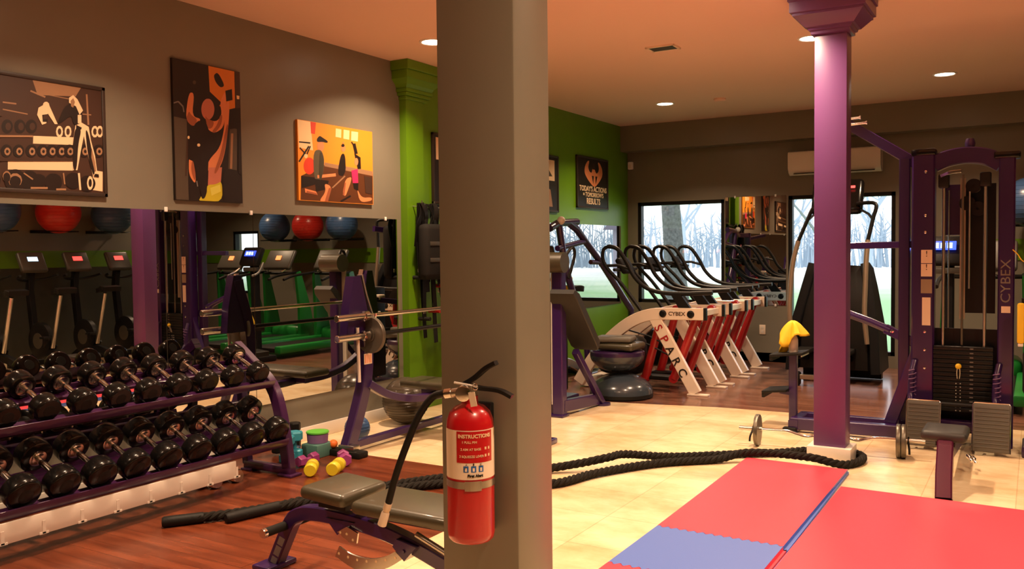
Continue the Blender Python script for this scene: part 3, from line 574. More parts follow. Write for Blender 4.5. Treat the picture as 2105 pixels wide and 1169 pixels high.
POSTER_LUNGE = [('cr',[(0.002,0.593),(0.136,0.592),(0.159,0.380),(0.013,0.387)]),
('dko',[(0.029,0.181),(0.263,0.280),(0.843,0.253),(0.838,-0.002),(0.019,-0.006)]),
('tan',[(0.279,0.300),(0.840,0.272),(0.839,0.235),(0.278,0.271)]),
('rd',[(0.136,0.594),(0.195,0.596),(0.181,0.504),(0.141,0.505)]),
('dk',[(0.013,0.424),(0.130,0.427),(0.132,0.438),(0.015,0.434)]),
('dk',[(0.017,0.280),(0.123,0.405),(0.108,0.410),(0.003,0.286)]),
('rd',[(0.179,0.265),(0.166,0.225),(0.133,0.199),(0.095,0.197),(0.065,0.218),(0.054,0.255),(0.067,0.295),(0.099,0.321),(0.137,0.324),(0.168,0.303)]),
('cr',[(0.411,0.573),(0.475,0.572),(0.470,0.506),(0.406,0.507)]),
('cr',[(0.500,0.574),(0.569,0.574),(0.563,0.501),(0.495,0.503)]),
('cr',[(0.590,0.571),(0.671,0.572),(0.665,0.497),(0.585,0.498)]),
('sk',[(0.280,0.423),(0.272,0.397),(0.252,0.380),(0.227,0.378),(0.208,0.391),(0.201,0.416),(0.209,0.442),(0.229,0.459),(0.254,0.462),(0.273,0.448)]),
('dk',[(0.199,0.469),(0.231,0.499),(0.265,0.486),(0.322,0.465),(0.314,0.450),(0.260,0.454),(0.203,0.446)]),
('gr',[(0.159,0.378),(0.247,0.397),(0.282,0.316),(0.247,0.158),(0.161,0.158)]),
('sk',[(0.200,0.175),(0.403,0.203),(0.400,0.226),(0.198,0.198)]),
('dk',[(0.168,0.169),(0.324,0.163),(0.288,0.095),(0.181,0.072)]),
('sk',[(0.271,0.143),(0.355,0.121),(0.309,0.002),(0.206,-0.002),(0.288,0.079)]),
('sk',[(0.063,0.091),(0.181,0.074),(0.198,0.047),(0.069,0.059)]),
('sk',[(0.520,0.430),(0.515,0.413),(0.500,0.401),(0.483,0.399),(0.470,0.408),(0.465,0.425),(0.471,0.442),(0.485,0.454),(0.502,0.456),(0.515,0.446)]),
('dk',[(0.462,0.381),(0.511,0.388),(0.519,0.258),(0.482,0.206),(0.418,0.218)]),
('dk',[(0.600,0.472),(0.626,0.392),(0.662,0.401),(0.636,0.481)]),
('dk',[(0.619,0.400),(0.694,0.373),(0.697,0.282),(0.658,0.279)]),
('sk',[(0.666,0.337),(0.661,0.318),(0.649,0.305),(0.634,0.304),(0.623,0.315),(0.619,0.333),(0.624,0.352),(0.636,0.364),(0.651,0.365),(0.662,0.355)]),
('pk',[(0.582,0.260),(0.658,0.279),(0.660,0.164),(0.596,0.163)]),
('sk',[(0.470,0.067),(0.511,0.191),(0.584,0.212),(0.571,0.167),(0.536,0.103),(0.507,0.052)]),
('dk',[(0.599,0.163),(0.663,0.167),(0.658,0.104),(0.608,0.119)]),
('sk',[(0.642,0.126),(0.698,0.050),(0.825,0.061),(0.825,0.032),(0.676,0.011)]),
('tan',[(0.364,0.107),(0.512,0.209),(0.501,0.216),(0.354,0.114)]),
('dk',[(0.563,0.066),(0.447,0.016),(0.457,0.005),(0.573,0.055)]),
('dk',[(0.016,0.385),(0.094,0.329),(0.103,0.336),(0.025,0.391)]),
('dk',[(0.089,0.330),(0.136,0.408),(0.125,0.410),(0.079,0.332)]),
('cr',[(0.102,0.333),(0.095,0.320),(0.081,0.314),(0.066,0.318),(0.061,0.329),(0.067,0.342),(0.082,0.348),(0.096,0.344)]),
('skd',[(0.320,0.108),(0.351,0.110),(0.308,0.004),(0.273,0.001)]),
('skd',[(0.084,0.074),(0.181,0.063),(0.195,0.049),(0.076,0.058)]),
('skd',[(0.497,0.157),(0.516,0.163),(0.494,0.057),(0.474,0.061)]),
('dk',[(0.029,0.181),(0.169,0.179),(0.175,0.127),(0.034,0.092)]),
('gyd',[(0.227,0.376),(0.250,0.372),(0.276,0.316),(0.244,0.163),(0.214,0.161)]),
('br',[(0.734,0.228),(0.830,0.223),(0.831,0.085),(0.747,0.092)]),
('sk',[(0.495,0.411),(0.500,0.478),(0.485,0.476),(0.480,0.410)]),
('dk',[(0.582,0.484),(0.615,0.453),(0.626,0.459),(0.594,0.490)]),
('dk',[(0.508,0.451),(0.502,0.441),(0.488,0.436),(0.474,0.438),(0.469,0.447),(0.475,0.457),(0.489,0.462),(0.502,0.460)]),
]
def poster(name, label, loc, w, h, data, base, frame_m=None, split=None, th=.02):
    t = thing(name, label, 'poster', loc); o = Vector(loc); x = th
    if frame_m:
        g = MB(o); fw = .022
        for cy, cz, dy, dz in ((w/2, fw/2, w, fw), (w/2, h-fw/2, w, fw), (fw/2, h/2, fw, h), (w-fw/2, h/2, fw, h)): g.box((o.x+th/2+.003, o.y+cy, o.z+cz), (th+.006, dy, dz), bev=.003)
        g.build('picture_frame', frame_m, t)
    inks = sorted({c for c, _ in data}); ms = [base]+['ink_'+c for c in inks]
    g = MB(o).box((o.x+x/2, o.y+w/2, o.z+h/2), (x, w-.002, h-.002))
    for i, (c, poly) in enumerate(data):
        if len(poly) > 4 and c in ('sk', 'sk2', 'skd', 'dk', 'gr', 'gyd', 'yl', 'pk', 'rd'):
            for _ in range(2): poly = [tuple(a*(1-u)+b2*u for a, b2 in zip(poly[k], poly[(k+1) % len(poly)])) for k in range(len(poly)) for u in (.22, .78)]
        g.m(1+inks.index(c)); q = [(min(max(y, .004), w-.004), min(max(z, .004), h-.004)) for y, z in poly]
        g.f([g.v((o.x+x+.0002+.00005*i, o.y+y, o.z+z)) for y, z in q])
    g.build('print', ms, t, smooth=False); return t
poster('framed_photo', 'black framed sepia photo of a woman by a dumbbell rack', (0, 2.2, 1.74), .965, .635, POSTER_RACK, 'ink_br', 'print_dark')
poster('photo_print', 'tall unframed photo print of a man and woman doing pull-ups', (0, 3.635, 1.745), .545, .892, POSTER_PULLUP, 'ink_dk')
poster('photo_print', 'wide unframed orange photo print of people doing lunges', (0, 4.71, 1.79), .845, .595, POSTER_LUNGE, 'ink_ogb')
body = [('sk', [(.44, .27), (.30, .34), (.20, .42), (.21, .50), (.28, .57), (.34, .58), (.30, .50), (.33, .45), (.40, .43), (.42, .50), (.47, .51), (.52, .43), (.58, .45), (.61, .50), (.57, .58), (.63, .57), (.70, .50), (.71, .42), (.62, .34), (.50, .27)]),
        ('dk', [(.40, .40), (.44, .30), (.46, .40)]), ('dk', [(.50, .40), (.51, .30), (.56, .40)]), ('br', [(.42, .48), (.44, .55), (.48, .55), (.50, .48)])]
t = poster('framed_poster', 'black framed poster of a flexed back with motivational words on the green wall', (0, 9.26, 1.905), .875, .625, body, 'ink_dk', 'print_dark')
for s, z, sz in (("TODAY'S ACTIONS", .235, .088), ("= TOMORROW'S", .165, .075), ('RESULTS', .085, .10)): text('lettering', s, sz, (.0225, 9.70, 1.905+z), (0, 1, 0), (0, 0, 1), 'ink_cream', t, t.location, bold=.02)
d = [('cream', [(.1, .35), (.55, .35), (.55, .58), (.1, .58)]), ('tp', [(.15, .38), (.3, .56), (.5, .4)]), ('tan', [(.1, .06), (.5, .06), (.45, .25), (.2, .3)])]
poster('framed_poster', 'black framed poster on the green wall half hidden by the grey pillar', (0, 8.15, 1.83), .645, .635, d, 'ink_dk', 'print_dark')
d = [('cream', [(.05, .40), (.3, .40), (.3, .6), (.05, .6)]), ('br', [(.08, .1), (.4, .1), (.3, .36), (.12, .32)])]
poster('framed_poster', 'black framed poster on the green wall just left of the grey pillar', (0, 6.385, 1.835), .56, .64, d, 'ink_dk', 'print_dark')

# ------------------------------------------------------------------ dumbbell rack with two tiers
rk = thing('dumbbell_rack', 'long purple two tier dumbbell rack along the mirrored wall', 'rack', (.40, 2.90, 0)); o = rk.location
def tier(xf, zf, xb, zb):
    d = Vector((xb-xf, 0, zb-zf)).normalized(); u = Vector((-d.z, 0, d.x)); 
    if u.z < 0: u = -u
    for nm, x, z in (('front_rail', xf, zf), ('back_rail', xb, zb)):
        g = MB(o); c = Vector((x, 2.87, z))-u*.012
        R = Matrix((d, Vector((0, 1, 0)), u)).transposed() if d.cross(Vector((0, 1, 0))).dot(u) > 0 else Matrix((-d, Vector((0, 1, 0)), u)).transposed()
        g.box(c, (.075, 2.10, .022), rot=R, bev=.006); g.box(c+d*(-.036 if nm == 'front_rail' else .036)+u*.016, (.008, 2.10, .05), rot=R, bev=.002)
        g.build(nm, 'rack_purple', rk)
tier(.525, .592, .325, .686); tier(.635, .228, .435, .30)
for y in (3.935, 1.86):
    g = MB(o); g.path(spl([(.20, y, .80), (.34, y, .70), (.52, y, .56), (.60, y, .36), (.655, y, .05)], 4), [.055]*17, [.075]*17, (0, 1, 0)); g.build('end_frame', 'rack_purple', rk)
    g = MB(o); g.beam((.22, y, .80), (.285, y, .04), .05, .05, (0, 1, 0)); g.beam((.425, y, .24), (.26, y, .36), .045, .045, (0, 1, 0)); g.build('rear_post', 'purple_dark', rk)
    g = MB(o); g.box((.48, y, .035), (.42, .055, .05), bev=.008); g.box((.66, y, .008), (.12, .10, .016), bev=.004); g.box((.31, y, .008), (.08, .10, .016), bev=.004); g.build('foot', 'rack_purple', rk)
g = MB(o).beam((.26, 1.86, .42), (.26, 3.90, .42), .05, .06); g.build('cross_bar', 'purple_dark', rk)
g = MB(o)
g = MB(o).box((.677, 2.69, .142), (.014, 1.60, .098), bev=.002)
for k in range(9): g.box((.6845, 1.95+k*.193, .125), (.003, .016, .062)).box((.6845, 1.95+k*.193, .097), (.003, .045, .010))
g.build('kick_board', 'white_trim', rk)
TL = math.radians(25)
def dumbbell(r, L, label, group):
    t = thing('dumbbell', label, 'dumbbell', (0, 0, 0), group=group); d = Vector((math.cos(TL), 0, -math.sin(TL)))
    for s in (-1, 1):
        g = MB().lathe([(.02, L*.50), (r*.80, L*.50), (r*.97, L*.54), (r, L*.60), (r, L*.88), (r*.96, L*.95), (r*.82, L), (.001, L)], (0, 0, 0), d*s, 26); g.build('head', 'black_gloss', t)
        MB().lathe([(.017, L*.42), (.032, L*.43), (.032, L*.47), (.043, L*.475), (.043, L*.505), (.02, L*.51)], (0, 0, 0), d*s, 18).build('collar', 'chrome', t)
        MB().lathe([(.001, L*1.006), (r*.42, L*1.006), (r*.45, L*.995), (r*.3, L*.99)], (0, 0, 0), d*s, 18).build('end_cap', 'black', t)
    MB().tube([d*(-L*.45), d*(-L*.2), d*0, d*(L*.2), d*(L*.45)], [.0145, .0165, .018, .0165, .0145], 14).build('handle', 'chrome', t)
    return t
ORD = ['closest to the barbell bench', 'second from the bench end', 'third from the bench end', 'fourth from the bench end', 'fifth from the bench end', 'sixth from the bench end', 'seventh from the bench end', 'eighth from the bench end', 'ninth from the bench end', 'tenth from the bench end']
tops = [3.81, 3.61, 3.415, 3.222, 3.028, 2.838, 2.643, 2.449, 2.25]
p0 = None
for i, y in enumerate(tops):
    lb = 'black dumbbell with chrome handle on the top rack tier, '+ORD[i]
    if p0 is None: p0 = dumbbell(.068, .158, lb, 'dumbbells on the top rack tier'); p0.location = (.425, y, .712)
    else: dup(p0, (.425, y, .712), label=lb)
p1 = None
for i in range(9):
    y = 3.84-i*.198; lb = 'larger black dumbbell on the lower rack tier, '+ORD[i]
    if p1 is None: p1 = dumbbell(.084, .175, lb, 'dumbbells on the lower rack tier'); p1.location = (.525, y, .362)
    else: dup(p1, (.525, y, .362), label=lb)
def bell(name, a, b, r, m, label, group=None, hex_=True, hm=None, hr=.013):      # small hand weight between two points
    a = Vector(a); b = Vector(b); t = thing(name, label, 'dumbbell', (a+b)/2-Vector((0, 0, r)), group=group); o = t.location; d = (b-a).normalized(); L = (b-a).length
    for q, s in ((a, 1), (b, -1)): MB(o).lathe([(.001, 0), (r*.86, 0), (r, r*.2), (r, L*.30), (r*.8, L*.34), (.001, L*.34)], q, d*s, 6 if hex_ else 20, PI/6).build('head', m, t, ang=25 if hex_ else 40)
    MB(o).tube([a+d*L*.2, b-d*L*.2], hr, 12).build('handle', hm or m, t); return t
for i, (x, y) in enumerate(((.42, 3.66), (.42, 3.50))): bell('small_dumbbell', (x-.08, y, .042), (x+.09, y, .042), .042, 'chrome', ('small chrome dumbbell on the floor under the rack, nearer its end frame', 'small chrome dumbbell on the floor under the rack, farther from its end frame')[i], 'chrome dumbbells under the rack', False)

# ------------------------------------------------------------------ coloured hand weights on the floor at the end of the rack
bell('hand_weight', (.44, 4.13, .015), (.44, 4.13, .195), .054, 'teal', 'teal hand weight standing upright beside the rack end, nearer the rack', 'teal hand weights')
bell('hand_weight', (.40, 4.24, .015), (.40, 4.245, .20), .054, 'teal', 'teal hand weight standing upright beside the rack end, nearer the lidded tub', 'teal hand weights')
bell('hand_weight', (.30, 4.34, .015), (.30, 4.34, .175), .042, 'navy', 'dark navy hand weight standing upright between the teal weights and the tub')
bell('hand_weight', (.17, 4.31, .015), (.17, 4.31, .225), .045, 'black_rubber', 'black hand weight standing upright against the wall, left of the pair', 'black hand weights')
bell('hand_weight', (.17, 4.47, .015), (.17, 4.47, .20), .045, 'black_rubber', 'black hand weight standing upright against the wall, right of the pair', 'black hand weights')
bell('hand_weight', (.81, 3.96, .043), (.71, 4.09, .043), .041, 'yellow_vinyl', 'yellow hand weight lying on the wood floor close to the rack foot', 'yellow hand weights', False)
bell('hand_weight', (.92, 4.04, .045), (.85, 4.19, .045), .043, 'yellow_vinyl', 'yellow hand weight lying on the wood floor beside the magenta weight', 'yellow hand weights', False)
bell('hand_weight', (.57, 4.10, .04), (.57, 4.27, .04), .038, 'magenta', 'magenta hand weight lying just in front of the teal box', 'magenta hand weights')
bell('hand_weight', (.83, 4.27, .045), (.70, 4.38, .045), .043, 'magenta', 'magenta hand weight lying on the wood floor beside the yellow ones', 'magenta hand weights')
MB((.43, 4.43, 0)).box((.43, 4.43, .045), (.15, .17, .09), bev=.008).build('storage_box', 'teal_box'); tag(COL.objects[-1], 'small teal box on the floor under the lidded tub', 'box')
t = thing('tub', 'lilac tub with a bright green lid standing on the teal box', 'tub', (.42, 4.44, .092)); o = t.location
MB(o).lathe([(.001, .0), (.07, 0), (.074, .06), (.001, .06)], o, seg=24).build('bowl', 'lilac', t); MB(o).lathe([(.001, .062), (.076, .062), (.079, .068), (.077, .076), (.001, .080)], o, seg=28).build('lid', 'green_lid', t)
t = MB((.505, 4.505, .044)).sph((.505, 4.505, .074), .030).build('massage_ball', 'orange'); tag(t, 'small orange ball resting on the black foot of the barbell bench', 'ball')
def ball(name, c, r, m, label, group=None, seams=6):
    c = Vector(c); t = thing(name, label, 'ball', c-Vector((0, 0, r)), group=group); o = t.location
    MB(o).sph(c, r, (1, 1, 1), 32).build('skin', m, t)
    g = MB(o)
    for k in range(-seams, seams+1):
        z = k/(seams+1)*r*.8; rr = math.sqrt(max(r*r-z*z, 0))+.0003
        g.tube([c+Vector((rr*math.cos(a*PI/20), rr*math.sin(a*PI/20), z)) for a in range(40)], .0016, 4, closed=True)
    g.build('ribs', m, t); return t
ball('medicine_ball', (.36, 4.92, .095), .095, 'blue_ball', 'blue ball on the floor behind the barbell bench upright', seams=3)
ball('exercise_ball', (.27, 5.62, .19), .19, 'dark_ball', 'large dark ball on the floor under the barbell bench pad')

# ------------------------------------------------------------------ barbell bench
bb = thing('barbell_bench', 'purple barbell bench with two bowed uprights in front of the mirror', 'bench', (.70, 5.40, 0)); o = bb.location; XU = .60
for s, yb in ((1, .115), (-1, 2*5.40-.115)):
    Y = lambda y: yb+s*y
    g = MB(o); P = spl([(XU, Y(4.42), .03), (XU, Y(4.52), .24), (XU, Y(4.61), .48), (XU, Y(4.635), .70), (XU, Y(4.60), .92), (XU, Y(4.54), 1.10), (XU, Y(4.52), 1.20)], 4); g.path(P, .075, .095, (1, 0, 0)); g.build('upright', 'purple', bb)
    g = MB(o); g.prism([(Y(4.40), .80), (Y(4.66), .80), (Y(4.60), 1.05), (Y(4.545), 1.235), (Y(4.475), 1.235), (Y(4.42), 1.0)], 'YZ', XU-.03, XU+.042); g.build('rack_plate', 'purple', bb)
    g = MB(o); g.path([(XU+.03, Y(4.672), .93), (XU+.03, Y(4.60), 1.10), (XU+.03, Y(4.555), 1.245)], .05, .012, (1, 0, 0)); g.build('wear_strip', 'steel', bb)
    for z in (.925, .79):
        g = MB(o); g.tube(spl([(XU+.03, Y(4.62), z+.02), (XU+.045, Y(4.62), z-.005), (XU+.08, Y(4.62), z-.008), (XU+.105, Y(4.62), z+.02), (XU+.11, Y(4.62), z+.05)], 3), .010, 8); g.build('bar_hook', 'chrome', bb)
    MB(o).cyl((XU+.055, Y(4.50), .50), (XU+.055, Y(4.49), .88), .012, seg=12).build('safety_rod', 'off_white', bb)
    g = MB(o).box((XU+.0385, Y(4.615), .65), (.002, .085, .075)); g.m(1)
    for k in range(4): g.box((XU+.04, Y(4.588+k*.018), .65), (.001, .006, .06))
    g.build('warning_label', ['paper', 'orange'], bb)
    g = MB(o); g.path(spl([(XU+.02, Y(4.63), .47), (.66, Y(4.80), .37), (.72, Y(5.02), .315), (.78, 5.40, .31)], 5), .055, .07, (0, 0, 1)); g.build('side_arm', 'purple', bb)
    g = MB(o); g.box((XU+.02, Y(4.40), .022), (.30, .10, .044), bev=.01); g.build('foot', 'black_rubber', bb); MB(o).box((XU+.03, Y(4.41), .06), (.14, .07, .034), bev=.006).build('foot_bracket', 'steel', bb)
MB(o).beam((XU, 4.58, .06), (XU, 6.22, .06), .05, .05).build('floor_bar', 'purple', bb)
g = MB(o); g.path(spl([(.62, 5.40, .33), (.9, 5.40, .33), (1.35, 5.40, .33), (1.55, 5.40, .25), (1.66, 5.40, .03)], 4), .06, .06, (0, 1, 0)); g.box((1.66, 5.40, .02), (.10, .32, .04), bev=.01); g.build('spine', 'purple', bb)
g = MB(o).box((1.05, 5.40, .39), (1.12, .29, .06), bev=.024, seg=3); g.build('bench_pad', 'pad_olive', bb)
def barbell(z, label, plate, shaft):
    t = thing('barbell', label, 'barbell', (.677, 5.40, z)); o = t.location; x = .677
    MB(o).cyl((x, 4.68, z), (x, 6.12, z), .0155, seg=14).build('shaft', shaft, t)
    for y0, y1, s in ((4.37, 4.68, 1), (6.43, 6.12, -1)):
        MB(o).lathe([(.001, 0), (.020, 0), (.025, .004), (.025, .27), (.036, .275), (.036, .315), (.016, .318)], (x, y0, z), (0, s, 0), 20).build('sleeve', 'chrome', t)
        if plate:
            MB(o).lathe([(.026, .326), (.05, .326), (.05, .333), (.085, .335), (.10, .330), (.125, .330), (.130, .336), (.130, .356), (.125, .362), (.026, .362)], (x, y0, z), (0, s, 0), 36).build('weight_plate', 'iron', t)
    return t
barbell(.958, 'empty chrome barbell resting on the upper hooks of the barbell bench', False, 'chrome')
barbell(.822, 'barbell with a dark shaft and iron plates on the lower hooks of the bench', True, 'black')

# ------------------------------------------------------------------ adjustable bench in the foreground
ab = thing('adjustable_bench', 'purple adjustable bench with olive pads in the foreground', 'bench', (2.4, 2.75, 0)); o = ab.location
P = spl([(1.775, 2.75, .02), (1.835, 2.75, .135), (1.885, 2.75, .225), (1.935, 2.75, .262), (2.0, 2.75, .278), (2.12, 2.75, .282), (2.34, 2.75, .268), (2.52, 2.75, .235), (2.75, 2.75, .165), (3.10, 2.75, .05)], 4)
MB(o).path(P, .055, .062, (0, 1, 0)).build('main_frame', 'purple', ab)
g = MB(o).box((1.765, 2.75, .012), (.11, .17, .024), bev=.008); g.build('front_foot', 'purple', ab)
g = MB(o).box((3.10, 2.75, .03), (.06, .52, .06), bev=.01); g.build('rear_foot', 'purple', ab)
g = MB(o)
for a, b2, c, d in ((.030, .060, 0, 1), (.068, .112, 0, 1), (.118, .155, 0, 1)):
    q = lambda z: 1.775+(z-.02)*.50
    g.quad((q(a)-.012, 2.7217, a), (q(a)+.020, 2.7217, a-.010), (q(b2)+.020, 2.7217, b2-.010), (q(b2)-.012, 2.7217, b2))
g.build('sticker', 'ink_gy', ab, smooth=False)
MB(o).cyl((1.862, 2.60, .205), (1.862, 2.90, .205), .011, seg=12).build('roller_axle', 'steel', ab)
for a, b2 in ((2.605, 2.72), (2.78, 2.895)):
    MB(o).cyl((1.862, a, .205), (1.862, b2, .205), .020, seg=16).build('foam_roller', 'black_matte', ab)
for y, s in ((2.593, 1), (2.907, -1)): MB(o).lathe([(.001, 0), (.019, 0), (.021, .006), (.021, .016), (.001, .018)], (1.862, y, .205), (0, s, 0), 16).build('end_cap', 'chrome', ab)
g = MB(o).prism([(2.11, .28), (2.27, .28), (2.20, .235), (2.175, .215)], 'XZ', 2.715, 2.785); g.build('gusset', 'purple', ab)
def plate(poly, holes, y, name, m):
    g = MB(o).prism(poly, 'XZ', y-.004, y+.004); g.build(name, m, ab)
    g = MB(o)
    for x, z in holes: g.lathe([(.001, -.0006), (.0055, -.0006), (.0055, .0006), (.001, .0006)], (x, y-.0045, z), (0, 1, 0), 12)
    g.build('pin_hole', 'ink_cream', ab)
plate([(2.181, .232), (2.235, .262), (2.295, .243), (2.287, .200), (2.25, .197)], [(2.20, .233), (2.235, .232), (2.268, .212)], 2.712, 'pivot_plate', 'steel')
inn = spl([(2.19, 2.71, .172), (2.25, 2.71, .152), (2.33, 2.71, .146), (2.42, 2.71, .165), (2.49, 2.71, .201)], 4); out = spl([(2.525, 2.71, .176), (2.45, 2.71, .128), (2.36, 2.71, .094), (2.27, 2.71, .092), (2.168, 2.71, .127)], 4)
plate([(p.x, p.z) for p in inn]+[(p.x, p.z) for p in out], [(2.19+.05*k, .145-.028*math.sin(PI*(k+.2)/6.6)+.006*k) for k in range(7)], 2.712, 'ratchet_plate', 'steel')
g = MB(o).prism([(2.50, .255), (2.60, .237), (2.54, .172), (2.482, .222)], 'XZ', 2.70, 2.79); g.lathe([(.001, -.003), (.008, -.003), (.008, .003)], (2.538, 2.697, .212), (0, 1, 0), 8); g.build('pivot_bracket', 'purple', ab)
MB(o).beam((2.34, 2.75, .33), (2.98, 2.75, .335), .07, .035, (0, 1, 0)).build('back_frame', 'purple_dark', ab)
MB(o).box((2.19, 2.75, .355), (.15, .16, .03)).build('seat_bracket', 'black', ab)
R = Matrix.Rotation(math.radians(3), 3, 'Y')
g = MB(o); pts = spl([(2.065, 2.75, .408), (2.12, 2.75, .396), (2.18, 2.75, .392), (2.25, 2.75, .396), (2.30, 2.75, .408)], 3)
MB(o).box((2.185, 2.75, .402), (.245, .285, .056), rot=R, bev=.024, seg=4).build('seat_pad', 'pad_olive', ab)
g.bm.free()
MB(o).box((2.67, 2.75, .382), (.66, .285, .056), bev=.024, seg=4).build('back_pad', 'pad_olive', ab)
MB(o).cyl((2.62, 2.68, .30), (2.90, 2.68, .20), .012, seg=10).build('support_rod', 'steel', ab)

# ------------------------------------------------------------------ battle rope: one rope looped behind the purple column
def rope_mesh(o, path, R, name, parent, twist=26):
    P = []; acc = 0
    pts = spl(path, 14); Q = [pts[0]]
    for p in pts[1:]:
        while (p-Q[-1]).length > .018: Q.append(Q[-1]+(p-Q[-1]).normalized()*.018)
    n = len(Q); rs = {k: [] for k in range(3)}
    for i, p in enumerate(Q):
        t = (Q[min(i+1, n-1)]-Q[max(i-1, 0)]).normalized(); s_ = t.cross(Vector((0, 0, 1))).normalized(); u = s_.cross(t)
        for k in range(3):
            a = i*.018*twist*2+k*2*PI/3; rs[k].append(p+(s_*math.cos(a)+u*math.sin(a))*R*.48)
    g = MB(o)
    for k in range(3): g.tube(rs[k], R*.56, 8)
    return g.build(name, 'rope_black', parent)
br = thing('battle_rope', 'thick black battle rope looped around the foot of the purple column', 'rope', (2.3, 4.9, 0)); o = br.location; z = .028
rope_mesh(o, [(.90, 2.93, z), (1.045, 3.13, z), (1.222, 3.45, z), (1.634, 4.12, z), (1.95, 4.28, z), (2.257, 4.48, z), (2.373, 4.82, z), (2.608, 5.23, z), (2.9, 5.50, z), (3.085, 5.64, .066), (3.442, 5.69, .066), (3.64, 5.745, z), (3.725, 5.90, z), (3.70, 6.07, z), (3.55, 6.14, z), (3.38, 6.06, z), (3.22, 5.90, z), (3.055, 5.78, z), (2.63, 5.45, z), (2.42, 5.14, z*3), (2.376, 4.99, z*3.2), (2.22, 4.88, z*2), (2.0, 4.70, z), (1.6, 4.27, z), (1.27, 3.68, z), (1.16, 3.34, z), (1.11, 3.14, z)], .027, 'rope_strand', br)
for a, b2 in (((.845, 2.855, z), (.965, 3.02, z)), ((1.085, 3.06, z), (1.165, 3.36, z))):
    a = Vector(a); b2 = Vector(b2); d = (b2-a).normalized(); MB(o).lathe([(.001, 0), (.022, .002), (.028, .012), (.029, .06), (.028, (b2-a).length), (.020, (b2-a).length+.004)], a, d, 20).build('grip_sleeve', 'black_rubber', br)

# ------------------------------------------------------------------ fire extinguisher on the grey pillar
fe = thing('fire_extinguisher', 'red fire extinguisher strapped to the grey pillar', 'fire extinguisher', (3.58, 1.636, .745)); o = fe.location; ex, ey = 3.58, 1.636; r = .054
MB(o).lathe([(.001, 0), (.046, 0), (.052, .006), (r, .018), (r, .262), (.0525, .275), (.046, .292), (.034, .304), (.022, .309), (.019, .312), (.019, .328), (.001, .328)], o, seg=40).build('cylinder', 'red', fe)
A0 = math.radians(-45)
def patch(name, m, z0, z1, a0, a1, rr, parent=fe):
    g = MB(o); n = max(2, int(abs(a1-a0)/4)); 
    for k in range(n):
        t0 = A0+math.radians(a0+(a1-a0)*k/n); t1 = A0+math.radians(a0+(a1-a0)*(k+1)/n)
        g.quad(*[(ex+rr*math.cos(a), ey+rr*math.sin(a), z) for a, z in ((t0, z0), (t1, z0), (t1, z1), (t0, z1))])
    return g.build(name, m, parent)
lb = patch('instruction_label', 'paper', .893, 1.003, -110, 95, r+.0004)
patch('label_panel', 'red', .931, 1.001, -45, 48, r+.0009, lb)
fd = Vector((math.cos(A0), math.sin(A0), 0)); sd = Vector((-math.sin(A0), math.cos(A0), 0))
def ctext(s, size, z, m, off=0, bold=.01): return text('lettering', s, size, Vector((ex, ey, z))+fd*(r+.0012), sd, (0, 0, 1), m, lb, o, bold=bold, curve_r=r+.0012)
ctext('INSTRUCTIONS', .0112, .990, 'ink_cream', bold=.03)
for z, s in ((.977, '1 PULL PIN             '), (.961, '2 AIM AT BASE          '), (.945, '3 SQUEEZE LEVER        ')): ctext(s, .0072, z, 'ink_cream')
for z in (.959, .943):
    for k in (0, 1): patch('pictogram', 'ink_cream', z, z+.006, 24+k*10, 29+k*10, r+.0013, lb)
for k in (-1, 0, 1):
    patch('class_symbol', 'label_blue', .910, .924, -4+k*18-6, -4+k*18+6, r+.0009, lb); ctext('ABC'[k+1], .006, .9275, 'ink_br').location = sd*(k*.0165-.004)
    patch('class_mark', 'paper', .912, .920, -4+k*18-2.5, -4+k*18+2.5, r+.0013, lb)
ctext('First Alert', .0085, .902, 'black', bold=.03)
patch('strap', 'steel', .872, .888, -150, 150, r+.001); patch('strap_buckle', 'chrome', .868, .890, -25, 14, r+.0025)
g = MB(o).box((3.58, 1.693, .90), (.05, .014, .30), bev=.003); g.build('wall_bracket', 'black', fe)
MB(o).lathe([(.001, -.019), (.013, -.019), (.0155, -.015), (.0155, .0), (.001, .0)], (3.580, 1.613, 1.083), (-.45, .85, 0), 22).build('gauge', 'red_machine', fe)
MB(o).lathe([(.0155, -.0195), (.0175, -.0185), (.0175, .0)], (3.580, 1.613, 1.083), (-.45, .85, 0), 22).build('gauge_rim', 'chrome', fe)
g = MB(o).cyl((3.58, ey, 1.07), (3.58, ey, 1.10), .017); g.cyl((3.56, ey, 1.08), (3.53, 1.628, 1.075), .011); g.build('valve', 'steel', fe)
g = MB(o).path(spl([(3.565, ey, 1.098), (3.595, ey, 1.115), (3.625, ey, 1.138), (3.652, ey, 1.152)], 4), .016, .010, (0, 1, 0)); g.build('squeeze_lever', 'black', fe)
g = MB(o).path(spl([(3.565, ey, 1.096), (3.61, ey, 1.092), (3.66, ey, 1.090), (3.69, 1.640, 1.078)], 4), .016, .009, (0, 1, 0)); g.build('carry_handle', 'black', fe)
MB(o).cyl((3.548, 1.622, 1.102), (3.608, 1.622, 1.097), .003, seg=8).build('safety_pin', 'off_white', fe)
g = MB(o).tube([Vector((3.606+.007*math.cos(a*PI/6), 1.620, 1.097+.007*math.sin(a*PI/6))) for a in range(12)], .0012, 6, closed=True); g.build('pin_ring', 'chrome', fe)
MB(o).box((3.612, 1.600, 1.072), (.017, .0012, .032), rot=Matrix.Rotation(-.22, 3, 'Y')).build('inspection_tag', 'paper', fe)
MB(o).tube(spl([(3.53, 1.627, 1.076), (3.49, 1.62, 1.066), (3.455, 1.61, 1.02), (3.425, 1.60, .95), (3.392, 1.60, .875), (3.368, 1.60, .805)], 6), .0085, 12).build('hose', 'black_rubber', fe)
MB(o).cyl((3.537, 1.628, 1.077), (3.52, 1.625, 1.074), .0115).build('hose_collar', 'chrome', fe)
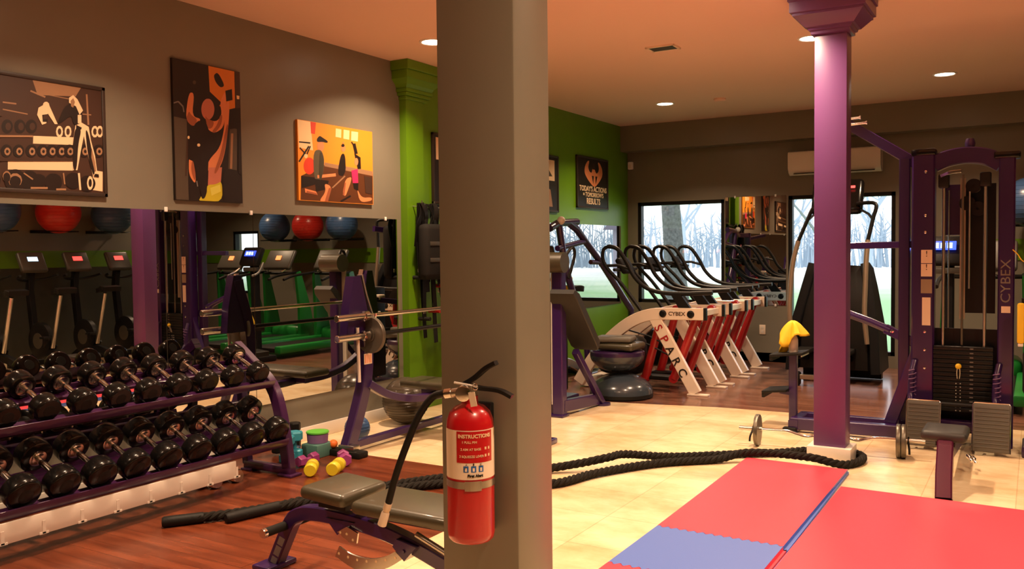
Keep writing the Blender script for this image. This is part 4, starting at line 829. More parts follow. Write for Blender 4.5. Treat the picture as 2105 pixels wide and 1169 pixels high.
MB(o).lathe([(.001, 0), (.009, 0), (.0095, .018), (.0075, .022), (.010, .028), (.011, .06), (.001, .06)], (3.3685, 1.60, .806), Vector((-.36, 0, -.93)), 14).build('nozzle', 'paper', fe)

# ------------------------------------------------------------------ hanging straps and tubes at the corner of the green wall
st = thing('hook_strip', 'dark wall hook strip on the green wall beside the pilaster', 'hook', (.05, 6.18, 1.84)); o = st.location
MB(o).box((.022, 6.28, 1.80), (.044, .42, .05), bev=.004).build('rail', 'black', st)
for y in (6.02, 6.20, 6.38, 6.47): MB(o).tube(spl([(.04, y, 1.80), (.12, y, 1.79), (.16, y, 1.81), (.165, y, 1.84)], 3), .006, 8).build('hook', 'steel', st)
def strap(y, x, lens, label, m, hm, group=None, w=.032):
    t = thing('suspension_strap', label, 'strap', (x, y, 1.80), group=group); o = t.location; g = MB(o); rn = random.Random(int(y*100))
    for k, (dy, ln) in enumerate(lens):
        p = [(x+.006*k, y, 1.82), (x+.01*k, y+dy*.2, 1.72), (x+rn.uniform(-.02, .05), y+dy*.8+rn.uniform(-.03, .03), 1.80-ln*.5), (x+rn.uniform(-.01, .04), y+dy, 1.80-ln)]
        g.path(spl(p, 5), w, .004, (0, 1, 0))
    g.build('webbing', m, t)
    for k, (dy, ln) in enumerate(lens[:2]): MB(o).cyl((x-.05, y+dy, 1.80-ln), (x+.07, y+dy, 1.80-ln), .017, seg=12).build('handle', hm, t); MB(o).box((x+.01, y+dy*.9, 1.86-ln), (.012, .035, .03), bev=.003).build('buckle', 'steel', t)
    return t
strap(6.02, .13, [(-.02, .62), (.05, .98), (.02, .45), (.10, .75), (-.05, .35), (.08, 1.15), (.14, .6)], 'black suspension straps with foam handles hung beside the pilaster, leftmost on the strip', 'black', 'black_matte', 'hanging straps', .05)
strap(6.20, .14, [(.0, .92), (.06, .70), (-.04, .40), (.03, 1.2), (.10, .8), (-.07, .66)], 'black suspension straps with red stitching hung in the middle of the strip', 'black_matte', 'red_machine', 'hanging straps', .055)
strap(6.38, .13, [(-.02, .75), (.04, 1.0), (.02, .38), (-.06, .6), (.07, 1.2)], 'short black straps with pale buckles hung at the right of the strip', 'black', 'off_white', 'hanging straps', .05)
t = thing('weight_vest', 'black padded vest hanging in front of the green wall straps', 'vest', (.19, 6.12, 1.15)); o = t.location
MB(o).box((.20, 6.13, 1.40), (.12, .34, .48), bev=.05, seg=3).build('padding', 'black_matte', t)
for dy in (-.07, .07): MB(o).path(spl([(.19, 6.12+dy, 1.58), (.17, 6.12+dy*.8, 1.72), (.15, 6.12+dy*.3, 1.81)], 4), .04, .012, (0, 1, 0)).build('shoulder_strap', 'black', t)
for z in (1.33, 1.47): MB(o).box((.262, 6.13, z), (.006, .26, .035), bev=.002).build('belt', 'console_grey', t)
t = thing('resistance_tube', 'pink rubber resistance tube looped in front of the green wall', 'resistance band', (.2, 6.45, 1.3)); o = t.location
MB(o).tube(spl([(.19, 6.22, 1.52), (.22, 6.36, 1.42), (.24, 6.52, 1.33), (.24, 6.62, 1.27), (.23, 6.52, 1.28), (.21, 6.34, 1.36), (.19, 6.24, 1.46)], 6), .012, 10).build('tube', 'pink', t); MB(o).sph((.19, 6.22, 1.52), .02).build('handle', 'black', t)
pm = thing('cable_post', 'purple cable post with arms behind the grey pillar at the green wall', 'exercise machine', (.55, 6.85, 0)); o = pm.location
g = MB(o).beam((.45, 6.72, .03), (.45, 6.72, 1.66), .09, .09, (1, 0, 0)); g.beam((.45, 7.6, .03), (.45, 7.6, 1.66), .09, .09, (1, 0, 0)); g.build('upright', 'purple', pm)
MB(o).beam((.45, 6.66, 1.62), (.45, 7.66, 1.62), .07, .07).build('top_beam', 'purple', pm)
for z, m in ((1.56, 'purple'), (.90, 'purple_dark')): MB(o).beam((.45, 6.72, z), (.62, 6.30, z+.06), .05, .05).build('arm', m, pm)
MB(o).box((.62, 6.36, .98), (.08, .09, .05), bev=.01).build('grip', 'paper', pm); MB(o).box((.45, 7.16, .06), (.34, 1.06, .06), bev=.01).build('base', 'purple_dark', pm)
g = MB(o)
for k in range(14): g.box((.45, 7.16, .12+k*.036), (.14, .30, .031), bev=.003)
g.build('weight_stack', 'black', pm); MB(o).prism([(6.5, .55), (6.68, .55), (6.62, .82), (6.52, .82)], 'YZ', .50, .53).build('placard', 'ink_gy', pm); MB(o).prism([(6.46, .72), (6.56, .70), (6.58, .95), (6.5, .95)], 'YZ', .54, .56).build('red_tag', 'red', pm)

# ------------------------------------------------------------------ puzzle mats
def wavy(p0, p1, amp, n):
    p0 = Vector(p0); p1 = Vector(p1); d = p1-p0; L = d.length; d.normalize(); q = Vector((-d.y, d.x)); out = []
    for k in range(n):
        for f, s in ((.0, 0), (.18, 1), (.32, 1), (.5, 0), (.68, -1), (.82, -1)):
            out.append(p0+d*L*(k+f)/n+q*amp*s)
    return out
def pmat(poly, m, side, label):
    c = sum((Vector(p) for p in poly), Vector((0, 0)))/len(poly); o = Vector((c.x, c.y, 0)); g = MB(o); z = .034
    A = [g.v((p[0], p[1], 0)) for p in poly]; B = [g.v((p[0], p[1], z)) for p in poly]; n = len(poly)
    g.f(A[::-1]); g.f(B); g.mi = 1
    for i in range(n): g.f([A[i], A[(i+1) % n], B[(i+1) % n], B[i]])
    pz = [Vector((p[0], p[1]))+(Vector((p[0], p[1]))-c).normalized()*.02 for p in poly]
    A = [g.v((p.x, p.y, 0)) for p in pz]; B = [g.v((p.x, p.y, .016)) for p in pz]
    g.f(A[::-1]); g.f(B)
    for i in range(n): g.f([A[i], A[(i+1) % n], B[(i+1) % n], B[i]])
    ob = g.build('puzzle_mat', [m, side], smooth=False); return tag(ob, label, 'mat', 'red and blue puzzle mats')
X0, X1, X2 = 3.085, 3.700, 4.86
jag = .010
e1 = wavy((X0, 4.02), (X1, 4.02), jag, 14)
pmat([(X1, 4.02), (X1, 5.610), (3.07, 5.635)]+e1, 'mat_red', 'mat_blue', 'red puzzle mat nearest the purple column, alone at the far left')
e2 = wavy((X0, 3.44), (X1, 3.44), jag, 14)
pmat(e2+[(X1, 3.44), (X1, 4.016)]+[(p.x, p.y-.004) for p in e1[::-1]], 'mat_blue', 'mat_red', 'blue puzzle mat next to the grey pillar, joined to the long red mat')
pmat([(X0, 2.83), (X1, 2.83), (X1, 3.436)]+[(p.x, p.y-.004) for p in e2[::-1]], 'mat_red', 'mat_blue', 'red puzzle mat at the bottom edge, below the blue mat by the pillar')
e3 = wavy((4.30, 3.82), (X2, 3.82), jag, 12); e4 = wavy((4.30, 3.2), (4.30, 3.82), jag, 12)
pmat([(X1+.036, 3.2), (4.30, 3.2)]+[tuple(p) for p in e4]+[tuple(p) for p in e3]+[(X2, 3.82), (X2, 5.165), (X1+.036, 5.195)], 'mat_red', 'mat_blue', 'large red puzzle mat in front of the purple cable machine seat')
pmat([(4.304, 3.2), (X2, 3.2), (X2, 3.814)]+[(p.x+.003, p.y-.005) for p in e3[::-1]]+[(p.x+.004, p.y-.001) for p in e4[::-1]], 'mat_blue', 'mat_red', 'blue puzzle mat at the bottom right corner, joined to the large red mat')

# ------------------------------------------------------------------ curl bar on the floor behind the column
ez = thing('curl_bar', 'chrome zigzag curl bar with iron plates on the floor behind the purple column', 'barbell', (3.45, 6.2, 0)); o = ez.location; z = .113
def by(x): return 6.14+(x-2.85)*.09
P = [(2.88, z), (3.12, z), (3.20, z-.0), (3.27, z-.018), (3.33, z-.028), (3.40, z-.012), (3.46, z), (3.54, z), (3.60, z-.012), (3.66, z-.026), (3.72, z-.010), (3.80, z), (4.06, z)]
MB(o).tube(spl([(x, by(x), q+.006) for x, q in P], 5), .0125, 12).build('bar', 'chrome', ez)
for x0, s in ((2.87, 1), (4.07, -1)):
    MB(o).cyl((x0, by(x0), z+.006), (x0+s*.16, by(x0+s*.16), z+.006), .0155, seg=14).build('sleeve', 'steel', ez)
    for k in range(2 if s < 0 else 1):
        xx = x0+s*(.128+.032*k); MB(o).lathe([(.013, -.012), (.05, -.012), (.06, -.008), (.090, -.008), (.094, -.014), (.108, -.014), (.111, -.010), (.111, .010), (.108, .014), (.013, .014)], (xx, by(xx), .113), (1, .09, 0), 32).build('weight_plate', 'iron', ez)
    xx = x0+s*.10; g = MB(o); g.tube([Vector((xx, by(xx)+.023*math.cos(a*PI/8), z+.006+.023*math.sin(a*PI/8))) for a in range(16)], .004, 6, closed=True); g.tube(spl([(xx, by(xx)-.02, z), (xx-.01*s, by(xx)-.05, z-.04), (xx-.012*s, by(xx)-.055, z-.075)], 4), .007, 8); g.build('spring_collar', 'black', ez)

# ------------------------------------------------------------------ multi gym: cable tower, low row seat, chin and dip station
mg = thing('multi_gym', 'large purple cable machine with weight stack, foot plates and chin bars on the right', 'exercise machine', (4.0, 6.9, 0)); o = mg.location
MB(o).beam((3.985, 6.92, 0), (3.985, 6.92, 2.06), .15, .12, (1, 0, 0)).build('post', 'purple', mg)
MB(o).beam((4.505, 6.92, 0), (4.505, 6.92, 2.0), .10, .12, (1, 0, 0)).build('post', 'purple', mg)
for x, z, w in ((3.985, 2.07, .16), (4.505, 2.02, .16)): MB(o).box((x, 6.92, z), (w, .14, .05), bev=.012).build('post_cap', 'black_gloss', mg)
g = MB(o).path(spl([(4.05, 6.92, 1.985), (4.14, 6.92, 2.02), (4.26, 6.92, 2.035), (4.38, 6.92, 2.015), (4.47, 6.92, 1.965)], 5), .09, .115, (0, 1, 0)); g.build('arch_beam', 'purple', mg)
MB(o).lathe([(.03, 0), (.034, .03), (.026, .06), (.001, .066)], (4.275, 6.92, 2.09), seg=16).build('pulley_cover', 'purple', mg)
for x in (4.115, 4.375): MB(o).cyl((x, 6.90, .68), (x, 6.90, 1.83), .0115, seg=12).build('guide_rod', 'steel', mg); MB(o).box((x, 6.90, 1.86), (.07, .07, .10), bev=.012).build('rod_bracket', 'black', mg)
MB(o).box((4.165, 7.03, 1.66), (.10, .02, .36)).build('back_panel', 'purple', mg); MB(o).box((4.335, 7.04, 1.38), (.20, .02, .92)).build('back_panel', 'black', mg)
MB(o).cyl((4.14, 7.0, .70), (4.14, 7.0, 1.80), .005, seg=8).build('rear_rod', 'steel', mg)
MB(o).box((4.232, 6.96, 1.38), (.035, .012, 1.0)).build('cable_strip', 'tan_strip', mg); MB(o).cyl((4.278, 6.90, 1.10), (4.278, 6.90, 1.78), .006, seg=8).build('cable', 'steel', mg)
MB(o).cyl((4.235, 6.90, .70), (4.235, 6.90, 1.9), .008, seg=8).build('lift_rod', 'iron', mg)
g = MB(o).path(spl([(4.10, 6.86, 1.895), (4.16, 6.84, 1.915), (4.23, 6.83, 1.92)], 3), .03, .022, (0, 1, 0)); g.build('chrome_handle', 'chrome', mg)
for x, z in ((4.30, 1.82), (4.26, 1.70), (4.33, 1.66)): MB(o).lathe([(.05, -.012), (.042, -.006), (.042, .006), (.05, .012), (.012, .012), (.012, -.012)], (x, 6.93, z), (.25, 1, 0), 20).build('pulley', 'black', mg)
for k in range(15): MB(o).box((4.245, 6.91, .245+k*.031), (.375, .11, .028), bev=.004).build('weight_plate', 'black', mg)
g = MB(o)
for k in range(15): g.box((4.30, 6.8535, .245+k*.031), (.022, .002, .007))
g.build('plate_numbers', 'ink_gy', mg)
MB(o).cyl((4.222, 6.855, .565), (4.222, 6.80, .560), .006, seg=8).build('pin', 'chrome', mg); MB(o).sph((4.222, 6.795, .560), .02).build('pin_knob', 'yellow', mg)
g = MB(o); g.tube(spl([(4.216, 6.80, .55), (4.212, 6.815, .51), (4.214, 6.83, .47)], 3), .003, 6); g.tube(spl([(4.230, 6.80, .55), (4.232, 6.815, .51), (4.228, 6.83, .47)], 3), .003, 6)
for x in (4.205, 4.232):
    for k in range(9): g.sph((x, 6.845, .24+k*.024), .005, seg=8)
g.build('chain', 'steel', mg)
MB(o).box((4.25, 6.86, .13), (.40, .10, .08), bev=.01).build('base_beam', 'purple_dark', mg); MB(o).tube([(4.12, 6.72, .30), (4.40, 6.72, .30)], .016, 12).build('low_bar', 'black', mg)
MB(o).box((4.25, 6.99, .45), (.42, .02, .72)).build('rear_shroud', 'black', mg)
for x0, x1, z0, z1 in ((3.915, 4.125, .02, .335), (4.325, 4.545, .02, .345)):
    R = Matrix.Rotation(math.radians(-14), 3, 'X'); c = Vector(((x0+x1)/2, 6.60, (z0+z1)/2))
    MB(o).box(c, (x1-x0, .022, z1-z0), rot=R, bev=.008).build('foot_plate', 'tread_grey', mg)
    g = MB(o)
    for k in range(11): g.box(c+R@Vector((0, -.013, -.13+k*.026)), (x1-x0-.02, .005, .009), rot=R)
    g.build('tread_ribs', 'tread_grey', mg.children[-1])
    a = [c+R@Vector((s*(x1-x0)/2, -.004, t*(z1-z0)/2)) for s, t in ((-1, -1), (-1, .93), (-.93, 1), (.93, 1), (1, .93), (1, -1))]
    MB(o).tube(a, .006, 8).build('chrome_edge', 'chrome', mg)
    MB(o).beam(c+Vector((0, .02, -.06)), (c.x, 6.87, .10), .05, .05).build('plate_bracket', 'purple_dark', mg)
    for dx in (-.05, .05): MB(o).lathe([(.001, 0), (.010, 0), (.012, .012), (.007, .02), (.007, .05)], (c.x+dx, 6.59, .03), (0, 1, 0), 10).build('bolt', 'chrome', mg)
for x in (3.94, 4.47):
    g = MB(o).tube(spl([(x, 6.845, .58), (x-.015, 6.80, .48), (x-.02, 6.79, .36), (x-.015, 6.76, .30)], 4), .022, 12); g.build('grip_tube', 'purple', mg)
    MB(o).tube([Vector((x-.012+.024*math.cos(a*.9), 6.795+.024*math.sin(a*.9), .34+a*.0045)) for a in range(42)], .004, 5).build('spring_coil', 'lilac', mg)
# low row seat
MB(o).box((4.232, 5.69, .30), (.245, .30, .062), bev=.028, seg=4).build('seat_pad', 'pad_grey', mg)
g = MB(o).path([(4.262, 5.235, .0), (4.252, 5.36, .10), (4.245, 5.52, .21), (4.24, 5.60, .262)], .085, .10, (1, 0, 0)); g.build('front_leg', 'maroon', mg)
MB(o).box((4.262, 5.225, .012), (.085, .10, .024), bev=.008).build('leg_foot', 'black_rubber', mg)
MB(o).beam((4.245, 5.55, .20), (4.25, 6.86, .10), .06, .08, (1, 0, 0)).build('seat_rail', 'purple', mg); MB(o).box((4.24, 5.63, .258), (.10, .12, .03)).build('seat_clamp', 'black', mg)
for p in ((4.33, 6.05, .10), (4.35, 6.14, .07)): MB(o).lathe([(.001, 0), (.014, 0), (.016, .02), (.008, .03), (.008, .06), (.001, .06)], p, (.3, -.6, -.3), 12).build('adjuster', 'chrome', mg)
# labels and brand on the posts
for z0, z1, m in ((1.28, 1.375, 'paper'), (1.185, 1.275, 'paper'), (1.065, 1.165, 'tan_strip'), (.835, 1.035, 'paper')):
    MB(o).box((4.01, 6.8585, (z0+z1)/2), (.072 if z0 > 1.04 else .055, .002, z1-z0)).build('warning_label', m, mg)
for z, s in ((1.345, '!'), (1.25, '!')): text('lettering', s, .06, (4.01, 6.857, z), (1, 0, 0), (0, 0, 1), 'ink_br', mg, o)
text('lettering', 'CYBEX', .085, (4.505, 6.8585, 1.155), (0, 0, 1), (-1, 0, 0), 'ink_gy', mg, o, sx=1.15)
MB(o).box((4.505, 6.8585, .96), (.055, .002, .045)).build('warning_label', 'paper', mg)
for z in (1.93, 1.62, 1.5, .79, .66, .53): MB(o).lathe([(.010, 0), (.010, -.006), (.001, -.008)], (4.0, 6.86, z), (0, 1, 0), 10).build('bolt', 'chrome', mg)
# chin and dip station on the left of the tower
MB(o).beam((3.33, 7.0, 2.41), (3.93, 7.0, 2.0), .06, .075, (0, 1, 0)).build('top_arm', 'purple', mg)
for a, b2 in (((3.40, 6.97, 2.36), (3.545, 6.97, 2.368)), ((3.45, 6.94, 2.315), (3.595, 6.94, 2.322))): MB(o).lathe([(.001, 0), (.010, 0), (.010, .135), (.015, .137), (.015, .146), (.001, .147)], a, Vector(b2)-Vector(a), 12).build('chin_peg', 'chrome', mg)
MB(o).beam((3.85, 7.0, .06), (3.85, 7.0, 2.04), .075, .08, (1, 0, 0)).build('side_post', 'purple_dark', mg)
MB(o).beam((3.42, 7.0, 1.41), (3.92, 7.0, 1.415), .045, .05).build('cross_arm', 'purple', mg)
g = MB(o).tube([(3.40, 7.0, .915), (3.62, 7.0, .835), (3.75, 7.0, .78)], .030, 14); g.build('dip_arm', 'purple', mg); MB(o).beam((3.72, 7.0, .79), (3.93, 7.0, .69), .05, .07, (0, 1, 0)).build('dip_bracket', 'purple', mg)
MB(o).sph((3.40, 7.0, .915), .033).build('arm_cap', 'purple', mg); MB(o).lathe([(.014, 0), (.014, -.008), (.001, -.01)], (3.77, 6.975, .775), (0, 1, 0), 10).build('bolt', 'chrome', mg)
MB(o).beam((3.745, 6.92, .03), (3.99, 6.92, .76), .065, .085, (0, 1, 0)).build('brace', 'purple', mg)
MB(o).beam((3.09, 6.76, .065), (3.93, 6.80, .065), .07, .09).build('floor_beam', 'purple', mg); MB(o).beam((3.10, 7.08, .06), (3.93, 7.06, .06), .06, .08).build('floor_beam', 'purple', mg)
MB(o).beam((3.11, 6.72, .05), (3.11, 7.12, .05), .07, .09).build('floor_beam', 'purple', mg); MB(o).box((3.09, 6.71, .02), (.10, .06, .04), bev=.01).build('foot_cap', 'black_rubber', mg)
MB(o).beam((3.06, 6.95, .05), (3.06, 6.95, .60), .05, .06).build('step_post', 'purple', mg)
for x, z, w in ((2.94, .285, .19), (3.03, .575, .25)):
    MB(o).box((x, 6.95, z), (w, .26, .018), rot=Matrix.Rotation(-.10, 3, 'Y'), bev=.004).build('step', 'black_rubber', mg); MB(o).box((x-w/2+.01, 6.95, z-.028), (.02, .24, .05)).build('step_lip', 'black', mg)
MB(o).box((3.15, 6.94, .57), (.008, .24, .012)).build('step_trim', 'chrome', mg)
MB(o).beam((3.06, 6.94, .26), (2.96, 6.94, .27), .03, .03).build('step_bracket', 'purple', mg)
# spray bottle and cloth left on the top step
t = thing('spray_bottle', 'pale spray bottle on the top step of the chin station', 'bottle', (3.065, 6.93, .585)); o = t.location
MB(o).lathe([(.001, 0), (.032, 0), (.035, .008), (.035, .10), (.028, .125), (.013, .14), (.013, .16), (.001, .16)], o, seg=24).build('bottle_body', 'off_white', t)
g = MB(o).box((3.055, 6.93, .765), (.075, .022, .035), bev=.008); g.box((3.03, 6.93, .735), (.010, .012, .045), bev=.003); g.build('trigger_head', 'white', t)
t = MB((3.06, 6.93, .70)); N_ = 30; rn = random.Random(2); o = Vector((3.06, 6.93, .70)); rows = []
for j in range(9):
    f = j/8; row = []
    for k in range(N_):
        a = 2*PI*k/N_; w = .5+.5*math.sin(a*3+.6)
        rad = .012+.075*f**.8+.022*f*math.sin(a*5+1)+.012*f*math.sin(a*9+j*.3); drop = f**1.15*(.11+.12*w*max(0, math.cos(a-PI*.95)+.55))
        row.append((3.06+rad*1.15*math.cos(a), 6.93+rad*math.sin(a), .835-drop+.01*math.sin(a*4)*f))
    rows.append(row)
t.rings(rows, cap=False); c = t.build('cleaning_cloth', 'yellow'); s = c.modifiers.new('thick', 'SOLIDIFY'); s.thickness = .004; tag(c, 'yellow cleaning cloth draped over the spray bottle on the chin station step', 'cloth')

# ------------------------------------------------------------------ punch pad rack at the right edge
t = thing('storage_rack', 'black rack with yellow foam bars at the right edge of the photo', 'rack', (4.72, 6.78, 0)); o = t.location
MB(o).beam((4.72, 6.80, 0), (4.72, 6.80, 1.55), .06, .06).build('upright', 'black', t); MB(o).box((4.76, 6.80, .03), (.30, .40, .06), bev=.01).build('base', 'purple_dark', t)
MB(o).beam((4.60, 6.78, 1.02), (4.76, 6.78, 1.02), .05, .05).build('shelf_arm', 'black', t)
for k, x in enumerate((4.597, 4.660)): MB(o).box((x, 6.72, .88), (.042, .05, .27), bev=.012).build('foam_bar', 'yellow', t); MB(o).box((x, 6.72, .735), (.032, .04, .02), bev=.004).build('end_cap', 'off_white', t)
MB(o).box((4.66, 6.75, .55), (.10, .10, .30), bev=.03).build('bag', 'black_matte', t)
t = thing('yellow_strap', 'yellow resistance strap hanging from the black rack at the right edge', 'strap', (4.62, 6.76, 1.2)); o = t.location
MB(o).path(spl([(4.545, 6.72, 1.372), (4.575, 6.72, 1.34), (4.60, 6.72, 1.30), (4.64, 6.74, 1.27), (4.655, 6.75, 1.20), (4.66, 6.76, 1.05)], 5), .03, .006, (0, 1, 0)).build('webbing', 'yellow', t)

# ------------------------------------------------------------------ arc trainer in front of the right window
at = thing('arc_trainer', 'black elliptical trainer with silver moving arms in front of the right window', 'exercise machine', (2.87, 9.6, 0)); o = at.location
for x0, xt, s in ((2.47, 2.63, 1), (3.31, 3.19, -1)):
    g = MB(o).path([(x0, 9.62, .12), (x0+s*.02, 9.62, .5), (xt-s*.02, 9.65, 1.0), (xt+s*.02, 9.70, 1.20)], .09, [.62, .56, .40, .30], (1, 0, 0)); g.build('side_cover', 'console_dark', at)
g = MB(o).path([(2.89, 9.66, .14), (2.89, 9.66, .6), (2.90, 9.70, 1.02), (2.91, 9.74, 1.19)], [.76, .72, .56, .50], [.5, .46, .34, .24], (1, 0, 0)); g.build('drive_cover', 'black', at)
g = MB(o).path([(2.89, 9.72, 1.15), (2.885, 9.80, 1.5), (2.88, 9.82, 1.85)], [.2, .13, .12], .08, (1, 0, 0)); g.build('mast', 'black', at)
R = Matrix.Rotation(math.radians(-22), 3, 'X'); g = MB(o).box((2.87, 9.72, 1.93), (.52, .10, .40), rot=R, bev=.06, seg=3); g.build('console', 'black_gloss', at)
MB(o).box(Vector((3.01, 9.66, 2.03)), (.09, .012, .022), rot=R).build('led_display', 'led_red', at)
for x, s in ((2.46, 1), (3.20, -1)):
    P = [(x+.03, 9.35, .42), (x, 9.36, .70), (x-.0*s, 9.40, 1.0), (x+.015*(s > 0), 9.44, 1.25), (x+(.06 if s > 0 else .01), 9.48, 1.47)]
    MB(o).tube(spl(P, 5), [.026]*21, 12).build('moving_arm', 'arm_bronze', at)
    if s > 0: Q = [(x+.06, 9.48, 1.47), (x+.14, 9.52, 1.68), (x+.20, 9.55, 1.82), (x+.27, 9.60, 1.83)]
    else: Q = [(x+.01, 9.48, 1.47), (x+.05, 9.52, 1.68), (x+.07, 9.55, 1.84), (x-.12, 9.62, 1.85)]
    MB(o).tube(spl(Q, 5), .020, 10).build('grip', 'black', at)
    MB(o).tube([(Q[1][0], Q[1][1], Q[1][2]), (Q[1][0]+s*.05, 9.58, 1.74), (Q[1][0]+s*.14, 9.64, 1.79)], .013, 8).build('static_grip', 'black', at)
    MB(o).box((x+s*.17, 9.22, .34), (.16, .40, .05), bev=.015).build('pedal', 'black_rubber', at); MB(o).beam((x+s*.16, 9.08, .30), (x+s*.15, 9.6, .22), .06, .05).build('pedal_arm', 'console_dark', at)
    MB(o).box((x+s*.14, 9.08, .07), (.07, .10, .14), bev=.02).build('foot', 'black', at)
MB(o).beam((2.60, 9.08, .09), (3.10, 9.08, .09), .06, .05).build('rear_base', 'steel', at); MB(o).beam((2.5, 9.85, .06), (3.3, 9.85, .06), .10, .10).build('front_base', 'black', at); MB(o).beam((2.88, 9.08, .08), (2.88, 9.85, .08), .12, .08).build('spine', 'black', at)

# ------------------------------------------------------------------ row of white arched trainers under the left window
def sparc():
    t = thing('arched_trainer', 'x', 'exercise machine', (1.5, 8.0, 0), group='white arched trainers with red arms'); o = t.location
    for y, fy in ((8.0, -1), (8.56, 1)):
        g = MB(o); P = spl([(.66, y, .05), (.80, y, .27), (.95, y, .45), (1.13, y, .61), (1.30, y, .715), (1.46, y, .765), (1.60, y, .775)], 4)+[Vector((1.99, y, .78))]
        g.path(P, .055, .115, (0, 1, 0)); g.build('side_arch', 'sparc_white', t)
        g = MB(o).beam((1.485, y, .75), (1.905, y, .02), .05, .115, (0, 1, 0)); g.box((1.93, y, .008), (.20, .09, .016), bev=.004); g.build('rear_leg', 'sparc_white', t)
        MB(o).box((2.0, y, .78), (.025, .06, .12), bev=.006).build('rail_cap', 'black', t)
        for x in (1.585, 1.865): MB(o).lathe([(.036, 0), (.036, .006), (.022, .012), (.020, .006), (.001, .006)], (x, y+fy*.0275, .777), (0, fy, 0), 20).build('bolt_cap', 'black', t)
        xd = (1, 0, 0) if fy < 0 else (-1, 0, 0)
        text('lettering', 'CYBEX', .05, (1.725, y+fy*.0285, .777), xd, (0, 0, 1), 'ink_br', t, o, bold=.02, sx=1.1)
        d = Vector((.42, 0, -.73)).normalized(); u = Vector((d.z*-1, 0, d.x)) if fy < 0 else Vector((d.z*-1, 0, d.x))
        for i, ch in enumerate('SPARC'):
            p = Vector((1.535, y+fy*.0285, .635))+d*i*.122
            text('letter', ch, .115, p, d if fy < 0 else -d, u if fy < 0 else -u, 'red_machine' if i < 2 else 'ink_dk', t, o, bold=.015)
        yi = y-fy*.085
        for (x0, z0), (x1, z1) in (((1.54, .79), (1.355, .12)), ((1.905, .80), (1.655, .135))):
            g = MB(o).tube([(x0, yi, z0), (x1, yi, z1)], [.038, .044], 14); g.lathe([(.001, -.034), (.040, -.034), (.040, .034), (.001, .034)], (x0, yi, z0), (0, 1, 0), 18); g.lathe([(.001, -.03), (.044, -.03), (.044, .03), (.001, .03)], (x1, yi, z1), (0, 1, 0), 18); g.build('swing_link', 'red_machine', t)
        MB(o).box((1.50, yi-fy*.06, .13), (.40, .15, .045), bev=.015).build('foot_platform', 'black_rubber', t)
        P = spl([(1.0, y+fy*.0, 1.435), (1.10, y, 1.405), (1.20, y, 1.27), (1.28, y, 1.13), (1.41, y, 1.02), (1.60, y, .975), (1.85, y, .972)], 5)+[Vector((2.07, y, .985))]
        MB(o).tube(P, .021, 12).build('handrail', 'black', t)
        g = MB(o).tube(spl([(1.0, y, 1.435), (.945, y, 1.40), (.94, y, 1.30), (1.0, y, 1.20), (1.14, y, 1.06), (1.30, y, .86), (1.36, y, .78)], 5), .018, 10); g.tube([(.96, y, 1.24), (1.10, y, 1.245), (1.235, y, 1.21)], .015, 8); g.build('front_grip', 'black', t)
        MB(o).prism([(1.66, .965), (1.76, .965), (1.86, .835), (1.74, .835)], 'XZ', y-.02, y+.02).build('rail_bracket', 'black', t)
    MB(o).beam((.95, 8.02, .42), (.95, 8.54, .42), .08, .08).build('cross_tube', 'sparc_white', t); MB(o).beam((1.93, 8.02, .78), (1.93, 8.54, .78), .06, .06).build('cross_tube', 'sparc_white', t)
    MB(o).beam((.72, 8.0, .05), (.72, 8.56, .05), .10, .08).build('front_foot', 'sparc_white', t)
    g = MB(o).box((1.02, 8.28, .32), (.50, .30, .40), bev=.10, seg=3); g.build('drive_cover', 'black', t)
    R = Matrix.Rotation(math.radians(-32), 3, 'Y'); MB(o).box((1.06, 8.28, 1.235), (.06, .26, .18), rot=R, bev=.025, seg=3).build('console', 'console_dark', t)
    MB(o).tube([(1.06, 8.0, 1.20), (1.05, 8.28, 1.19), (1.06, 8.56, 1.20)], .016, 8).build('cross_grip', 'black', t); MB(o).box((1.087, 8.28, 1.25), (.004, .12, .07), rot=R).build('display', 'black_gloss', t)
    for z0, z1 in ((.60, .45), (.52, .36)): MB(o).tube([(1.16, 8.06, z0), (1.40, 8.06, (z0+z1)/2+.02), (1.62, 8.06, z1)], .008, 6).build('drive_strap', 'black', t)
    return t
s0 = sparc(); s0['label'] = 'white arched trainer with red arms nearest the tile floor, its lettered leg in full view'
dup(s0, (1.5, 8.80, 0), label='white arched trainer with red arms in the middle of the row of three')
dup(s0, (1.5, 9.60, 0), label='white arched trainer with red arms farthest back, next to the wall with the outlet')

# ------------------------------------------------------------------ purple press machine left of the trainers
pr = thing('press_machine', 'purple press machine with slanted grey pad and A-frame behind the grey pillar', 'exercise machine', (1.28, 6.9, 0)); o = pr.location
MB(o).beam((1.25, 6.46, 0), (1.25, 6.46, 1.24), .095, .09, (1, 0, 0)).build('front_post', 'purple', pr); MB(o).box((1.235, 6.46, .012), (.15, .13, .024), bev=.006).build('post_foot', 'purple', pr)
MB(o).box((1.178, 6.50, .66), (.045, .02, 1.14)).build('side_shroud', 'off_white', pr)
g = MB(o).cyl((1.10, 6.40, 1.30), (1.34, 6.40, 1.30), .085, seg=24); g.build('roll_pad', 'pad_olive', pr)
MB(o).tube(spl([(1.26, 6.5, 1.30), (1.30, 6.6, 1.42), (1.30, 6.66, 1.36), (1.28, 6.58, 1.16)], 5), .014, 8).build('handle', 'black', pr)
P0, P1 = Vector((1.33, 6.37, 1.06)), Vector((1.33, 6.83, .55)); MB(o).path([P0, P0.lerp(P1, .08), P0.lerp(P1, .92), P1], [.22, .26, .26, .22], [.05, .075, .075, .05], (1, 0, 0)).build('back_pad', 'pad_grey', pr)
